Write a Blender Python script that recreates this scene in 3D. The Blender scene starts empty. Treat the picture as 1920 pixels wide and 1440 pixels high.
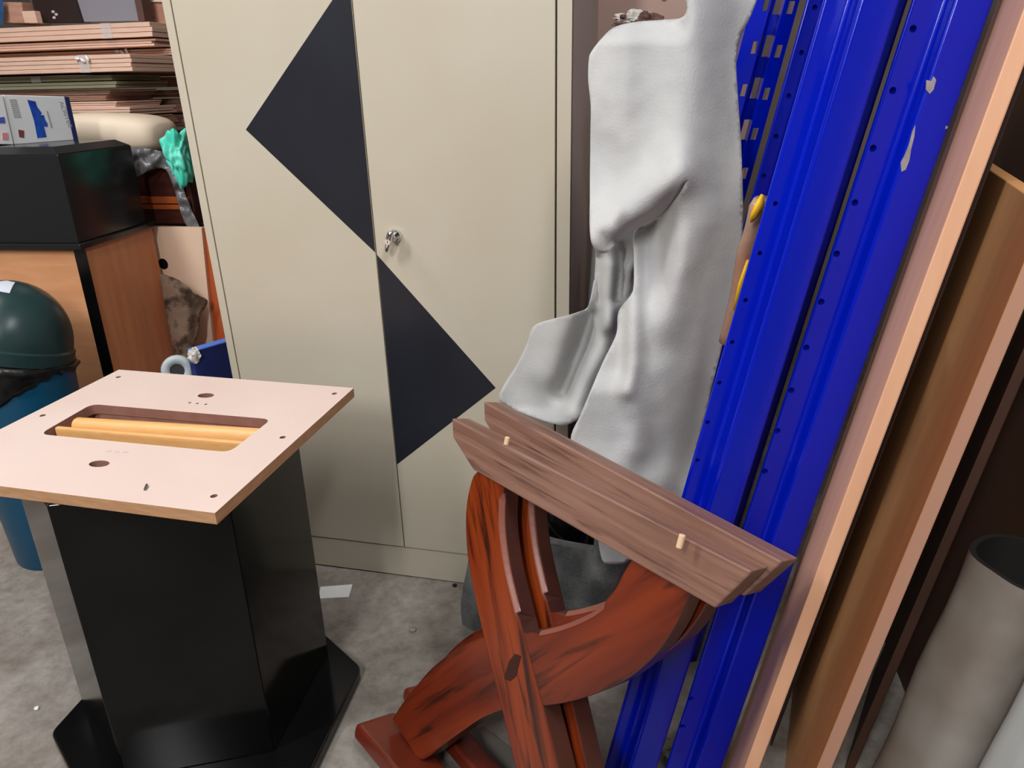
import bpy, bmesh, math, random
from math import sin, cos, tan, radians as R, pi, sqrt, atan2, exp
from mathutils import Vector as V, Matrix as M, noise
from mathutils.geometry import tessellate_polygon, delaunay_2d_cdt

random.seed(7)
C = bpy.context.scene.collection
scene = bpy.context.scene

# ------------------------------------------------------------------ camera
FPX = 1400.0                      # focal length in pixels of the 1920 wide frame
PITCH, ROLL, CAMH = R(21.84), R(-1.21), 1.3218
CAM = V((0, 0, CAMH))
_fw = V((0, cos(PITCH), -sin(PITCH)))
_u0, _r0 = V((0, sin(PITCH), cos(PITCH))), V((1, 0, 0))
_rt = _r0 * cos(ROLL) + _u0 * sin(ROLL)
_up = -_r0 * sin(ROLL) + _u0 * cos(ROLL)
cam = bpy.data.cameras.new('camera')
cam.sensor_width = 36.0
cam.lens = FPX / 1920 * 36.0
cam.clip_start = 0.05
camo = bpy.data.objects.new('camera', cam)
camo.matrix_world = M(((_rt.x, _up.x, -_fw.x, 0), (_rt.y, _up.y, -_fw.y, 0), (_rt.z, _up.z, -_fw.z, CAMH), (0, 0, 0, 1)))
C.objects.link(camo)
scene.camera = camo


def ray(px, py):
    return _rt * ((px - 960) / FPX) - _up * ((py - 720) / FPX) + _fw


def Wz(px, py, z):
    d = ray(px, py)
    return CAM + d * ((z - CAMH) / d.z)


def Wy(px, py, y):
    d = ray(px, py)
    return CAM + d * (y / d.y)


def Wp(px, py, p0, n):
    d = ray(px, py)
    return CAM + d * ((p0 - CAM).dot(n) / d.dot(n))


# the room is turned 13 degrees; B0 is the middle of the cabinet's foot
YAW = R(-13.0)
EX, NY = V((cos(YAW), sin(YAW), 0)), V((-sin(YAW), cos(YAW), 0))
B0 = Wz(757, 1081, 0)


def RM(u, v, z=0):
    return B0 + EX * u + NY * v + V((0, 0, z))


def Wv(px, py, v):                # a point of the photo on the room plane at depth v
    return Wp(px, py, B0 + NY * v, NY)


def to_room(p):
    q = p - B0
    return V((q.dot(EX), q.dot(NY), q.z))


# ------------------------------------------------------------------ materials
def lin(c):
    return tuple(((x / 255) / 12.92 if x / 255 <= .04045 else ((x / 255 + .055) / 1.055) ** 2.4) for x in c)


MATS = {}


def mat(name, col, rough=.5, metal=0., col2=None, scale=8., detail=4., stretch=(1, 1, 1), bump=0., bscale=60., coat=0.,
        spec=.5, lo=.35, hi=.65, trans=0., alpha=1., ior=1.45, distortion=0.):
    if name in MATS:
        return MATS[name]
    m = bpy.data.materials.new(name)
    m.use_nodes = True
    nt = m.node_tree
    b = nt.nodes['Principled BSDF']
    b.inputs['Base Color'].default_value = (*lin(col), 1)
    b.inputs['Roughness'].default_value = rough
    b.inputs['Metallic'].default_value = metal
    b.inputs['Specular IOR Level'].default_value = spec
    b.inputs['Coat Weight'].default_value = coat
    b.inputs['Coat Roughness'].default_value = .08
    b.inputs['Transmission Weight'].default_value = trans
    b.inputs['Alpha'].default_value = alpha
    b.inputs['IOR'].default_value = ior
    tc = nt.nodes.new('ShaderNodeTexCoord')
    mp = nt.nodes.new('ShaderNodeMapping')
    mp.inputs['Scale'].default_value = stretch
    nt.links.new(tc.outputs['Object'], mp.inputs['Vector'])
    if col2:
        n = nt.nodes.new('ShaderNodeTexNoise')
        n.inputs['Scale'].default_value = scale
        n.inputs['Detail'].default_value = detail
        n.inputs['Distortion'].default_value = distortion
        nt.links.new(mp.outputs['Vector'], n.inputs['Vector'])
        r = nt.nodes.new('ShaderNodeValToRGB')
        r.color_ramp.elements[0].position = lo
        r.color_ramp.elements[1].position = hi
        r.color_ramp.elements[0].color = (*lin(col), 1)
        r.color_ramp.elements[1].color = (*lin(col2), 1)
        nt.links.new(n.outputs['Fac'], r.inputs['Fac'])
        nt.links.new(r.outputs['Color'], b.inputs['Base Color'])
    if bump:
        n2 = nt.nodes.new('ShaderNodeTexNoise')
        n2.inputs['Scale'].default_value = bscale
        n2.inputs['Detail'].default_value = 5
        nt.links.new(mp.outputs['Vector'], n2.inputs['Vector'])
        bp = nt.nodes.new('ShaderNodeBump')
        bp.inputs['Strength'].default_value = bump
        bp.inputs['Distance'].default_value = .004
        nt.links.new(n2.outputs['Fac'], bp.inputs['Height'])
        nt.links.new(bp.outputs['Normal'], b.inputs['Normal'])
    MATS[name] = m
    return m


def concrete():
    m = bpy.data.materials.new('concrete_floor')
    m.use_nodes = True
    nt = m.node_tree
    b = nt.nodes['Principled BSDF']
    b.inputs['Roughness'].default_value = .75
    tc = nt.nodes.new('ShaderNodeTexCoord')

    def nz(scale, detail, rough=.6, dist=0.):
        n = nt.nodes.new('ShaderNodeTexNoise')
        n.inputs['Scale'].default_value = scale
        n.inputs['Detail'].default_value = detail
        n.inputs['Roughness'].default_value = rough
        n.inputs['Distortion'].default_value = dist
        nt.links.new(tc.outputs['Object'], n.inputs['Vector'])
        return n

    def ramp(src, stops):
        r = nt.nodes.new('ShaderNodeValToRGB')
        e = r.color_ramp.elements
        e[0].position, e[1].position = stops[0][0], stops[-1][0]
        e[0].color, e[1].color = (*lin(stops[0][1]), 1), (*lin(stops[-1][1]), 1)
        for p, c in stops[1:-1]:
            x = e.new(p)
            x.color = (*lin(c), 1)
        nt.links.new(src, r.inputs['Fac'])
        return r

    big = ramp(nz(3.2, 6, .62, .4).outputs['Fac'], [(.3, (128, 116, 106)), (.47, (152, 144, 136)), (.58, (166, 159, 151)), (.72, (182, 176, 169))])
    fine = ramp(nz(26, 8, .7).outputs['Fac'], [(.3, (165, 160, 155)), (.55, (225, 224, 222)), (.75, (255, 255, 255))])
    mx = nt.nodes.new('ShaderNodeMix')
    mx.data_type = 'RGBA'
    mx.blend_type = 'MULTIPLY'
    mx.inputs[0].default_value = .75
    nt.links.new(big.outputs['Color'], mx.inputs[6])
    nt.links.new(fine.outputs['Color'], mx.inputs[7])
    # pale scuffs
    sc = ramp(nz(7.5, 9, .75, .8).outputs['Fac'], [(.62, (0, 0, 0)), (.8, (150, 150, 150))])
    mx2 = nt.nodes.new('ShaderNodeMix')
    mx2.data_type = 'RGBA'
    nt.links.new(sc.outputs['Color'], mx2.inputs[0])
    nt.links.new(mx.outputs[2], mx2.inputs[6])
    mx2.inputs[7].default_value = (*lin((206, 202, 196)), 1)
    nt.links.new(mx2.outputs[2], b.inputs['Base Color'])
    bp = nt.nodes.new('ShaderNodeBump')
    bp.inputs['Strength'].default_value = .35
    bp.inputs['Distance'].default_value = .004
    nt.links.new(nz(60, 6).outputs['Fac'], bp.inputs['Height'])
    nt.links.new(bp.outputs['Normal'], b.inputs['Normal'])
    return m


def grain_wood(name, a, b_, dark, axis_stretch, rough=.3, coat=.25, scale=9.):
    """Wood with long dark streaks: bands of stretched noise, the streaks along the least stretched axis."""
    m = bpy.data.materials.new(name)
    m.use_nodes = True
    nt = m.node_tree
    b = nt.nodes['Principled BSDF']
    b.inputs['Roughness'].default_value = rough
    b.inputs['Coat Weight'].default_value = coat
    b.inputs['Coat Roughness'].default_value = .15
    tc = nt.nodes.new('ShaderNodeTexCoord')
    mp = nt.nodes.new('ShaderNodeMapping')
    mp.inputs['Scale'].default_value = axis_stretch
    nt.links.new(tc.outputs['UV'], mp.inputs['Vector'])

    def nz(s, d, dist):
        n = nt.nodes.new('ShaderNodeTexNoise')
        n.inputs['Scale'].default_value = s
        n.inputs['Detail'].default_value = d
        n.inputs['Distortion'].default_value = dist
        nt.links.new(mp.outputs['Vector'], n.inputs['Vector'])
        return n

    r1 = nt.nodes.new('ShaderNodeValToRGB')
    r1.color_ramp.elements[0].color, r1.color_ramp.elements[1].color = (*lin(a), 1), (*lin(b_), 1)
    r1.color_ramp.elements[0].position, r1.color_ramp.elements[1].position = .35, .65
    nt.links.new(nz(scale * .6, 3, .3).outputs['Fac'], r1.inputs['Fac'])
    r2 = nt.nodes.new('ShaderNodeValToRGB')
    r2.color_ramp.elements[0].position, r2.color_ramp.elements[1].position = .34, .47
    r2.color_ramp.elements[0].color, r2.color_ramp.elements[1].color = (1, 1, 1, 1), (0, 0, 0, 1)
    nt.links.new(nz(scale, 6, .5).outputs['Fac'], r2.inputs['Fac'])
    mx = nt.nodes.new('ShaderNodeMix')
    mx.data_type = 'RGBA'
    nt.links.new(r2.outputs['Color'], mx.inputs[0])
    nt.links.new(r1.outputs['Color'], mx.inputs[6])
    mx.inputs[7].default_value = (*lin(dark), 1)
    nt.links.new(mx.outputs[2], b.inputs['Base Color'])
    bp = nt.nodes.new('ShaderNodeBump')
    bp.inputs['Strength'].default_value = .15
    bp.inputs['Distance'].default_value = .002
    nt.links.new(nz(scale * 3, 5, 0).outputs['Fac'], bp.inputs['Height'])
    nt.links.new(bp.outputs['Normal'], b.inputs['Normal'])
    return m


CREAM = mat('cream_enamel', (199, 191, 174), .38, col2=(194, 184, 164), scale=2.2, bump=.03, bscale=300)
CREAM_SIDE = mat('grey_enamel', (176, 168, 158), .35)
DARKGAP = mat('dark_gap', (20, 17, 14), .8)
BLACKPAINT = mat('black_paint', (30, 32, 40), .4, col2=(36, 38, 46), scale=5)
CHROME = mat('chrome', (225, 225, 225), .12, 1.)
BLACKLAM = mat('black_laminate', (11, 11, 12), .13, col2=(14, 14, 15), scale=6, spec=.3)
MDF = mat('mdf_face', (212, 189, 178), .6, col2=(216, 195, 185), scale=3)
MDF_EDGE = mat('mdf_edge', (196, 150, 112), .7, col2=(182, 136, 98), scale=30, stretch=(1, 1, 6))
MDF_IN = mat('mdf_cut', (150, 106, 92), .8, col2=(138, 96, 82), scale=30)
BEECH = mat('beech', (232, 178, 116), .4, col2=(224, 168, 104), scale=14, stretch=(1, 12, 12))
REDWOOD = grain_wood('stained_oak', (140, 58, 22), (112, 40, 18), (56, 22, 14), (.5, 5.5, 1), .24, .4, 9)
REDWOOD2 = grain_wood('stained_oak_arm', (124, 48, 22), (92, 32, 18), (58, 24, 16), (.45, 4.5, 1), .24, .4, 9)
BARWOOD = grain_wood('weathered_oak', (144, 108, 92), (120, 84, 70), (92, 62, 52), (.5, 9, 1), .48, .05, 9)
MAHOG = mat('mahogany', (92, 36, 24), .28, col2=(112, 42, 26), scale=6, coat=.3)
CHAMF = mat('chamfer_sheen_dust', (134, 80, 66), .28, coat=.5)  # paler than the legs: reflected light and dust put into the colour
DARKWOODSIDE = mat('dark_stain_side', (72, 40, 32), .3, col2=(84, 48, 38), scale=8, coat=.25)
BLUE = mat('blue_enamel', (0, 26, 178), .2, coat=.25, col2=(0, 22, 168), scale=4, bump=.03, bscale=25, spec=.4)
BLACKHOLE = mat('hole_black', (6, 6, 10), .9)
CHIP = mat('bare_steel_chip', (160, 154, 154), .6, col2=(140, 134, 136), scale=80)
PINK = mat('pale_board', (220, 168, 134), .55, col2=(214, 160, 126), scale=6, stretch=(6, 6, .6))
TAN = mat('tan_board', (232, 172, 116), .5, col2=(226, 164, 106), scale=5, stretch=(6, 6, .5))
TANEDGE = mat('tan_board_edge', (196, 148, 124), .6)
DKBROWN = mat('dark_brown_board', (74, 48, 36), .6, col2=(64, 42, 32), scale=5)
GREYVINYL = mat('grey_vinyl', (148, 143, 136), .36, col2=(118, 108, 98), scale=5, detail=6, bump=.1, bscale=30)
PALEGREY = mat('pale_grey_plastic', (168, 170, 168), .4)
CLOTH = mat('grey_suede', (192, 191, 189), .95, col2=(178, 178, 178), scale=9, detail=8, bump=.22, bscale=220)
FELT = mat('grey_felt', (112, 112, 110), .95, col2=(76, 78, 78), scale=16, detail=8, bump=.7, bscale=140)
CARD = mat('cardboard', (230, 194, 174), .75, col2=(222, 184, 162), scale=10, stretch=(1, 1, 8))
CARD2 = mat('cardboard_dark', (196, 150, 128), .8, col2=(182, 136, 114), scale=12, stretch=(1, 1, 8))
CARDG = mat('greenish_card', (156, 154, 128), .6, col2=(150, 146, 120), scale=6, stretch=(1, 1, 6))
FILM = mat('clear_film', (235, 235, 235), .08, alpha=.28, spec=.8)
CHERRY = mat('cherry_veneer', (218, 158, 114), .45, col2=(210, 148, 104), scale=6, stretch=(1.2, 1.2, 8), distortion=.3)
CHERRY2 = mat('cherry_veneer_upright', (212, 142, 98), .45, col2=(204, 130, 88), scale=6, stretch=(6, 6, .8))
ORANGEWOOD = mat('orange_wood', (190, 92, 50), .45, col2=(180, 82, 42), scale=5, stretch=(6, 6, .6))
WHITECARD = mat('white_card', (226, 227, 230), .5)
BLUEPRINT = mat('blue_print', (24, 62, 168), .45, col2=(40, 90, 190), scale=40)
NAVY = mat('navy_print', (38, 44, 92), .5)
REDPRINT = mat('red_print', (128, 66, 66), .5)
GREYPRINT = mat('grey_print', (166, 168, 170), .6)
TXTPRINT = mat('lettering_print', (176, 178, 188), .6)
CREAMFOAM = mat('cream_foam', (236, 214, 188), .55, col2=(240, 220, 196), scale=3)
TURQ = mat('turquoise_film', (70, 214, 186), .4, col2=(120, 232, 208), scale=14)
GREYFILM = mat('grey_film', (118, 116, 118), .25, col2=(98, 96, 98), scale=12)
DARKRED = mat('dark_red_wood', (66, 30, 24), .35, col2=(52, 24, 20), scale=10, stretch=(1, 1, 6))
ORBAND = mat('orange_band', (150, 72, 30), .4)
RUG = mat('brown_rug', (134, 110, 92), .95, col2=(70, 50, 40), scale=16, detail=3, lo=.5, hi=.62, bump=.6, bscale=140)
RUGBACK = mat('rug_back', (56, 38, 30), .95)
BLUEBOX = mat('blue_card', (22, 34, 92), .55, col2=(28, 42, 104), scale=6)
BLUEEDGE = mat('blue_card_edge', (84, 124, 214), .5)
TORN = mat('torn_paper', (172, 166, 158), .9, col2=(220, 216, 210), scale=30)
WHEELGREY = mat('pale_grey_rubber', (178, 186, 190), .5)
BINGREEN = mat('dark_green_plastic', (36, 58, 58), .3, bump=.05, bscale=200)
BINTEAL = mat('teal_plastic', (14, 78, 110), .35)
BINBAG = mat('black_bag_film', (16, 16, 17), .28, bump=.8, bscale=9)
PAPER = mat('white_paper', (232, 232, 230), .7)
FRAMEDARK = mat('dark_brown_frame', (44, 30, 28), .5)
GREYPANEL = mat('grey_panel', (140, 138, 146), .5)
YELLOW = mat('yellow_strap', (236, 180, 20), .45)
WRAP = mat('crinkled_wrap', (170, 140, 120), .2, col2=(150, 110, 90), scale=12, bump=.5, bscale=40)
WALLM = mat('painted_wall', (150, 138, 128), .85, col2=(138, 126, 116), scale=4)
CEILM = mat('ceiling_paint', (190, 188, 184), .9)
DOWEL = mat('dowel', (226, 190, 156), .6)
BLUEPLAST = mat('blue_plastic', (52, 130, 206), .4)
STONE = mat('grit', (150, 144, 136), .9)


# ------------------------------------------------------------------ mesh helpers
def obj(name, bm, mats, parent=None, smooth=False, mw=None, bevel=0., bseg=2, auto=None):
    if not isinstance(mats, (list, tuple)):
        mats = [mats]
    bmesh.ops.recalc_face_normals(bm, faces=bm.faces[:])
    me = bpy.data.meshes.new(name)
    bm.to_mesh(me)
    bm.free()
    for m in mats:
        me.materials.append(m)
    o = bpy.data.objects.new(name, me)
    C.objects.link(o)
    if parent is not None:
        o.parent = parent
    if mw is not None:
        o.matrix_local = mw
    if smooth:
        for p in me.polygons:
            p.use_smooth = True
    if auto is not None:
        for p in me.polygons:
            p.use_smooth = True
        me.set_sharp_from_angle(angle=R(auto))
    if bevel:
        md = o.modifiers.new('bevel', 'BEVEL')
        md.width = bevel
        md.segments = bseg
        md.limit_method = 'ANGLE'
        md.angle_limit = R(35)
    return o


def thing(name, label, cat, loc=(0, 0, 0), mw=None, group=None):
    o = bpy.data.objects.new(name, None)
    o.empty_display_size = .05
    C.objects.link(o)
    if mw is not None:
        o.matrix_world = mw
    else:
        o.location = loc
    return tag(o, label, cat, group)


def tag(o, label, cat, group=None, kind=None):
    o['label'] = label
    o['category'] = cat
    if group:
        o['group'] = group
    if kind:
        o['kind'] = kind
    return o


def struct(o):
    o['kind'] = 'structure'
    return o


def box(bm, x0, x1, y0, y1, z0, z1, mi=0):
    vs = [bm.verts.new(p) for p in ((x0, y0, z0), (x1, y0, z0), (x1, y1, z0), (x0, y1, z0), (x0, y0, z1), (x1, y0, z1), (x1, y1, z1), (x0, y1, z1))]
    for f in ((0, 3, 2, 1), (4, 5, 6, 7), (0, 1, 5, 4), (1, 2, 6, 5), (2, 3, 7, 6), (3, 0, 4, 7)):
        bm.faces.new([vs[i] for i in f]).material_index = mi
    return vs


def hexa(bm, pts, mi=0):
    """A six-sided solid from eight points: four of one end, four of the other, same order."""
    vs = [bm.verts.new(p) for p in pts]
    for f in ((0, 3, 2, 1), (4, 5, 6, 7), (0, 1, 5, 4), (1, 2, 6, 5), (2, 3, 7, 6), (3, 0, 4, 7)):
        bm.faces.new([vs[i] for i in f]).material_index = mi


def prism(bm, bottom, top, mi=0, side_mi=None):
    a = [bm.verts.new(p) for p in bottom]
    b = [bm.verts.new(p) for p in top]
    n = len(a)
    bm.faces.new(a[::-1]).material_index = mi
    bm.faces.new(b).material_index = mi
    for i in range(n):
        f = bm.faces.new((a[i], a[(i + 1) % n], b[(i + 1) % n], b[i]))
        f.material_index = mi if side_mi is None else (side_mi[i] if isinstance(side_mi, (list, tuple)) else side_mi)


def plate(bm, outer, holes, f0, f1, mi_face=0, mi_side=0, mi_hole=0):
    """A flat plate with holes. f0/f1 turn a 2D point into the lower/upper 3D point."""
    loops = [outer] + holes
    tris = tessellate_polygon([[V((p[0], p[1], 0)) for p in l] for l in loops])
    flat = [p for l in loops for p in l]
    a = [bm.verts.new(f0(p)) for p in flat]
    b = [bm.verts.new(f1(p)) for p in flat]
    for t in tris:
        try:
            bm.faces.new([a[i] for i in t]).material_index = mi_face
            bm.faces.new([b[i] for i in t]).material_index = mi_face
        except ValueError:
            pass
    k = 0
    for li, l in enumerate(loops):
        n = len(l)
        for i in range(n):
            j = (i + 1) % n
            bm.faces.new((a[k + i], a[k + j], b[k + j], b[k + i])).material_index = mi_side if li == 0 else mi_hole
        k += n


def cyl(bm, p0, p1, r0, r1=None, n=20, mi=0, caps=True):
    r1 = r0 if r1 is None else r1
    p0, p1 = V(p0), V(p1)
    d = (p1 - p0).normalized()
    a = d.orthogonal().normalized()
    b = d.cross(a)
    A = [bm.verts.new(p0 + (a * cos(t) + b * sin(t)) * r0) for t in [2 * pi * i / n for i in range(n)]]
    Bv = [bm.verts.new(p1 + (a * cos(t) + b * sin(t)) * r1) for t in [2 * pi * i / n for i in range(n)]]
    for i in range(n):
        bm.faces.new((A[i], A[(i + 1) % n], Bv[(i + 1) % n], Bv[i])).material_index = mi
    if caps:
        bm.faces.new(A[::-1]).material_index = mi
        bm.faces.new(Bv).material_index = mi


def tube(bm, pts, rad, n=10, mi=0, flat=1.0):
    """A tube through points, radius a number or a list; flat squeezes it along its second axis."""
    pts = [V(p) for p in pts]
    rings = []
    prev = None
    for i, p in enumerate(pts):
        d = (pts[min(i + 1, len(pts) - 1)] - pts[max(i - 1, 0)]).normalized()
        a = d.orthogonal().normalized() if prev is None else (prev - d * prev.dot(d)).normalized()
        prev = a
        b = d.cross(a)
        r = rad[i] if isinstance(rad, (list, tuple)) else rad
        rings.append([bm.verts.new(p + a * cos(2 * pi * k / n) * r + b * sin(2 * pi * k / n) * r * flat) for k in range(n)])
    for A, Bv in zip(rings, rings[1:]):
        for k in range(n):
            bm.faces.new((A[k], A[(k + 1) % n], Bv[(k + 1) % n], Bv[k])).material_index = mi
    bm.faces.new(rings[0][::-1]).material_index = mi
    bm.faces.new(rings[-1]).material_index = mi


def lathe(bm, prof, n=40, mi=0, sx=1., sy=1.):
    rings = [[bm.verts.new((r * cos(2 * pi * k / n) * sx, r * sin(2 * pi * k / n) * sy, z)) for k in range(n)] for r, z in prof]
    for A, Bv in zip(rings, rings[1:]):
        for k in range(n):
            bm.faces.new((A[k], A[(k + 1) % n], Bv[(k + 1) % n], Bv[k])).material_index = mi
    bm.faces.new(rings[0][::-1]).material_index = mi
    bm.faces.new(rings[-1]).material_index = mi


def rounded(poly, r, seg=5):
    """Round the corners of a closed 2D polygon."""
    out = []
    n = len(poly)
    for i in range(n):
        p, a, b = V(poly[i]), V(poly[i - 1]), V(poly[(i + 1) % n])
        da, db = (a - p), (b - p)
        ra = min(r, da.length * .45)
        rb = min(r, db.length * .45)
        s, e = p + da.normalized() * ra, p + db.normalized() * rb
        for k in range(seg + 1):
            t = k / seg
            out.append(tuple(s * (1 - t) ** 2 + p * 2 * t * (1 - t) + e * t * t))
    return out


def smoothline(pts, k=6):
    """Catmull-Rom through open polyline."""
    pts = [V(p) for p in pts]
    P = [pts[0] * 2 - pts[1]] + pts + [pts[-1] * 2 - pts[-2]]
    out = []
    for i in range(1, len(P) - 2):
        for j in range(k):
            t = j / k
            a, b, c, d = P[i - 1], P[i], P[i + 1], P[i + 2]
            out.append(.5 * ((2 * b) + (c - a) * t + (2 * a - 5 * b + 4 * c - d) * t * t + (3 * b - a - 3 * c + d) * t ** 3))
    out.append(pts[-1])
    return out


def crisp(o):
    me = o.data
    for p in me.polygons:
        p.use_smooth = True
    me.set_sharp_from_angle(angle=R(50))
    md = o.modifiers.new('flat_faces', 'WEIGHTED_NORMAL')
    md.keep_sharp = True
    md.weight = 90


def cut(o, cutter_bm):
    """Take the cutter away from o's mesh (the cutter leaves the scene again)."""
    bmesh.ops.recalc_face_normals(cutter_bm, faces=cutter_bm.faces[:])
    me = bpy.data.meshes.new('cutter')
    cutter_bm.to_mesh(me)
    cutter_bm.free()
    c = bpy.data.objects.new('cutter', me)
    C.objects.link(c)
    c.matrix_world = o.matrix_world
    md = o.modifiers.new('cut', 'BOOLEAN')
    md.operation = 'DIFFERENCE'
    md.solver = 'EXACT'
    md.object = c
    dg = bpy.context.evaluated_depsgraph_get()
    new = bpy.data.meshes.new_from_object(o.evaluated_get(dg), preserve_all_data_layers=True, depsgraph=dg)
    o.modifiers.clear()
    old = o.data
    o.data = new
    bpy.data.objects.remove(c)
    bpy.data.meshes.remove(me)
    bpy.data.meshes.remove(old)
    new.name = o.name


def plane_uv(o, e0, e1, org):
    """UVs in metres along two axes (for wood grain)."""
    me = o.data
    uv = me.uv_layers.new(name='UVMap')
    for l in me.loops:
        q = me.vertices[l.vertex_index].co - org
        uv.data[l.index].uv = (q.dot(e0) + q.dot(e0.cross(e1)) * .37, q.dot(e1) + q.dot(e0.cross(e1)) * .8)


def arc(cx, cy, rx, ry=None, n=14, rot=0.):
    ry = rx if ry is None else ry
    return [(cx + rx * cos(2 * pi * i / n) * cos(rot) - ry * sin(2 * pi * i / n) * sin(rot),
             cy + rx * cos(2 * pi * i / n) * sin(rot) + ry * sin(2 * pi * i / n) * cos(rot)) for i in range(n)]


def seg_dist(p, a, b_):
    ab = b_ - a
    t = max(0, min(1, (p - a).dot(ab) / max(ab.dot(ab), 1e-9)))
    return (p - a - ab * t).length, t


# ------------------------------------------------------------------ the room
RW = V((0, 0, 0))
bm = bmesh.new()
ro = M(((EX.x, NY.x, 0, B0.x), (EX.y, NY.y, 0, B0.y), (0, 0, 1, 0), (0, 0, 0, 1)))
U0, U1, V0, V1, ZC = -3.2, 2.45, -5.0, 2.6, 3.1
box(bm, U0, U1, V0, V1, -.1, 0)
struct(obj('floor', bm, concrete(), mw=ro))
for nm, b_ in (('wall_back', (U0 - .1, U1 + .1, V1, V1 + .1, 0, ZC)), ('wall_right', (U1, U1 + .1, V0, V1, 0, ZC)),
               ('wall_left', (U0 - .1, U0, V0, V1, 0, ZC)), ('wall_front', (U0 - .1, U1 + .1, V0 - .1, V0, 0, ZC))):
    bm = bmesh.new()
    box(bm, *b_)
    struct(obj(nm, bm, WALLM, mw=ro))
bm = bmesh.new()
box(bm, U0 - .1, U1 + .1, V0 - .1, V1 + .1, ZC, ZC + .1)
struct(obj('ceiling', bm, CEILM, mw=ro))

# ------------------------------------------------------------------ steel cabinet
LEAN, SIDE = R(2.07), R(-.38)
ez = V((0, 0, 1)) * cos(LEAN) - NY * sin(LEAN)
ex_ = EX * cos(SIDE) + ez * sin(SIDE)
ez_ = ez * cos(SIDE) - EX * sin(SIDE)
ny_ = ez_.cross(ex_)
CABM = M(((ex_.x, ny_.x, ez_.x, B0.x), (ex_.y, ny_.y, ez_.y, B0.y), (ex_.z, ny_.z, ez_.z, .004), (0, 0, 0, 1)))
cab = thing('steel_cabinet', 'tall cream two-door steel cupboard with black half-diamond triangles on its doors', 'cabinet', mw=CABM)
UL, UR, HT, DEP = -.4385, .4765, 1.83, .45
bm = bmesh.new()
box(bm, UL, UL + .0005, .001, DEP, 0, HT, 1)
box(bm, UL, -.4185, 0, .02, .098, HT)                      # stiles
box(bm, .4465, UR, 0, .02, .098, HT)
box(bm, -.4185, .4465, 0, .02, 1.745, HT)                  # top rail
box(bm, UL, UR, .0015, .02, 0, .098)                       # plinth
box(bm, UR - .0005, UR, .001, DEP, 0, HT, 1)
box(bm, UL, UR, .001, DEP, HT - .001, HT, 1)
box(bm, UL + .001, UR - .001, .028, DEP - .002, .02, HT - .01, 2)
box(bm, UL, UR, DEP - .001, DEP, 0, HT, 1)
obj('carcass', bm, [CREAM, CREAM_SIDE, DARKGAP], cab, bevel=.0012)


def cabuv(px, py):
    q = Wp(px, py, V((B0.x, B0.y, .004)), ny_) - V((B0.x, B0.y, .004))
    return (q.dot(ex_), q.dot(ez_))


GAPU = .0112
for side in (0, 1):
    u0, u1 = ((-.4145, GAPU - .0014), (GAPU + .0014, .4425))[side]
    bm = bmesh.new()
    d = -.001
    box(bm, u0, u1, d, .024, .1025, 1.741)
    if side == 0:
        tri = [(u1 - .0004, 1.535), cabuv(461, 243), (u1 - .0004, cabuv(708, 474)[1])]
    else:
        tri = [(u0 + .0004, cabuv(710, 477)[1]), (u0 + .0004, cabuv(746, 871)[1]), cabuv(930, 727)]
    prism(bm, [(p[0], d - .0006, p[1]) for p in tri], [(p[0], d + .002, p[1]) for p in tri], 1)
    dr = obj('door', bm, [CREAM, BLACKPAINT], cab, bevel=.0012)
    dr['label'] = ('door with the upper black triangle', 'door with the lower black triangle and the chrome handle')[side]
    if side:
        door_r = dr
hc = cabuv(742, 441)
hm = M.Translation((hc[0], -.001, hc[1]))
bm = bmesh.new()
cyl(bm, (0, 0, 0), (0, -.010, 0), .0165, .0145, 28)
cyl(bm, (0, -.008, 0), (0, -.030, 0), .0085, .0085, 20)
hd = obj('handle', bm, CHROME, door_r, auto=35, mw=hm)
hd['label'] = 'chrome lever handle with lock'
bm = bmesh.new()
prof = smoothline([V((.004, -.028, .013)), V((.0005, -.0325, .010)), V((-.003, -.033, .001)), V((-.006, -.032, -.010)), V((-.011, -.029, -.022)), V((-.016, -.026, -.033))], 4)
rr = [.0035 + .0075 * sin(pi * min(1, .25 + .65 * i / (len(prof) - 1))) ** .8 for i in range(len(prof))]
rr[0] = .003
rr[-1] = .0025
tube(bm, prof, rr, 16, flat=.72)
obj('lever', bm, CHROME, hd, smooth=True)
bm = bmesh.new()
cyl(bm, (-.0035, -.036, -.006), (-.0045, -.043, -.0065), .0072, .0068, 22)
box(bm, -.0047, -.0037, -.0437, -.042, -.0095, -.0035, 1)
obj('lock_cylinder', bm, [CHROME, DARKGAP], hd, auto=35)

# ------------------------------------------------------------------ hexagonal pedestal
PB = V((-.733, 1.397, 0))
ped = thing('hexagonal_pedestal', 'black six-sided display pedestal carrying a pale slotted board, nearest the camera', 'pedestal', PB)
HEX = [Wz(155, 1317, .032), Wz(236, 1460, .032), Wz(515, 1408, .032), Wz(615, 1221, .032)]
cen = (HEX[0] + HEX[3]) * .5
HEX += [cen * 2 - HEX[1], cen * 2 - HEX[2]]
HEX = [V((p.x, p.y)) for p in HEX]
PQ = [Wz(95, 1373, .032), None, None, Wz(677, 1250, .032), None, None]
pc = (PQ[0] + PQ[3]) * .5
sc_ = 1.21
PLT = [V((pc.x, pc.y)) + (h - V((cen.x, cen.y))) * sc_ for h in HEX]
PLT[0], PLT[3] = V((PQ[0].x, PQ[0].y)), V((PQ[3].x, PQ[3].y))
rp = rounded(PLT, .016)
bm = bmesh.new()
prism(bm, [(p[0] - PB.x, p[1] - PB.y, 0) for p in rp], [(p[0] - PB.x, p[1] - PB.y, .032) for p in rp])
obj('base_plate', bm, BLACKLAM, ped, bevel=.004)
ZT, TH = .69, .0215
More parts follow.
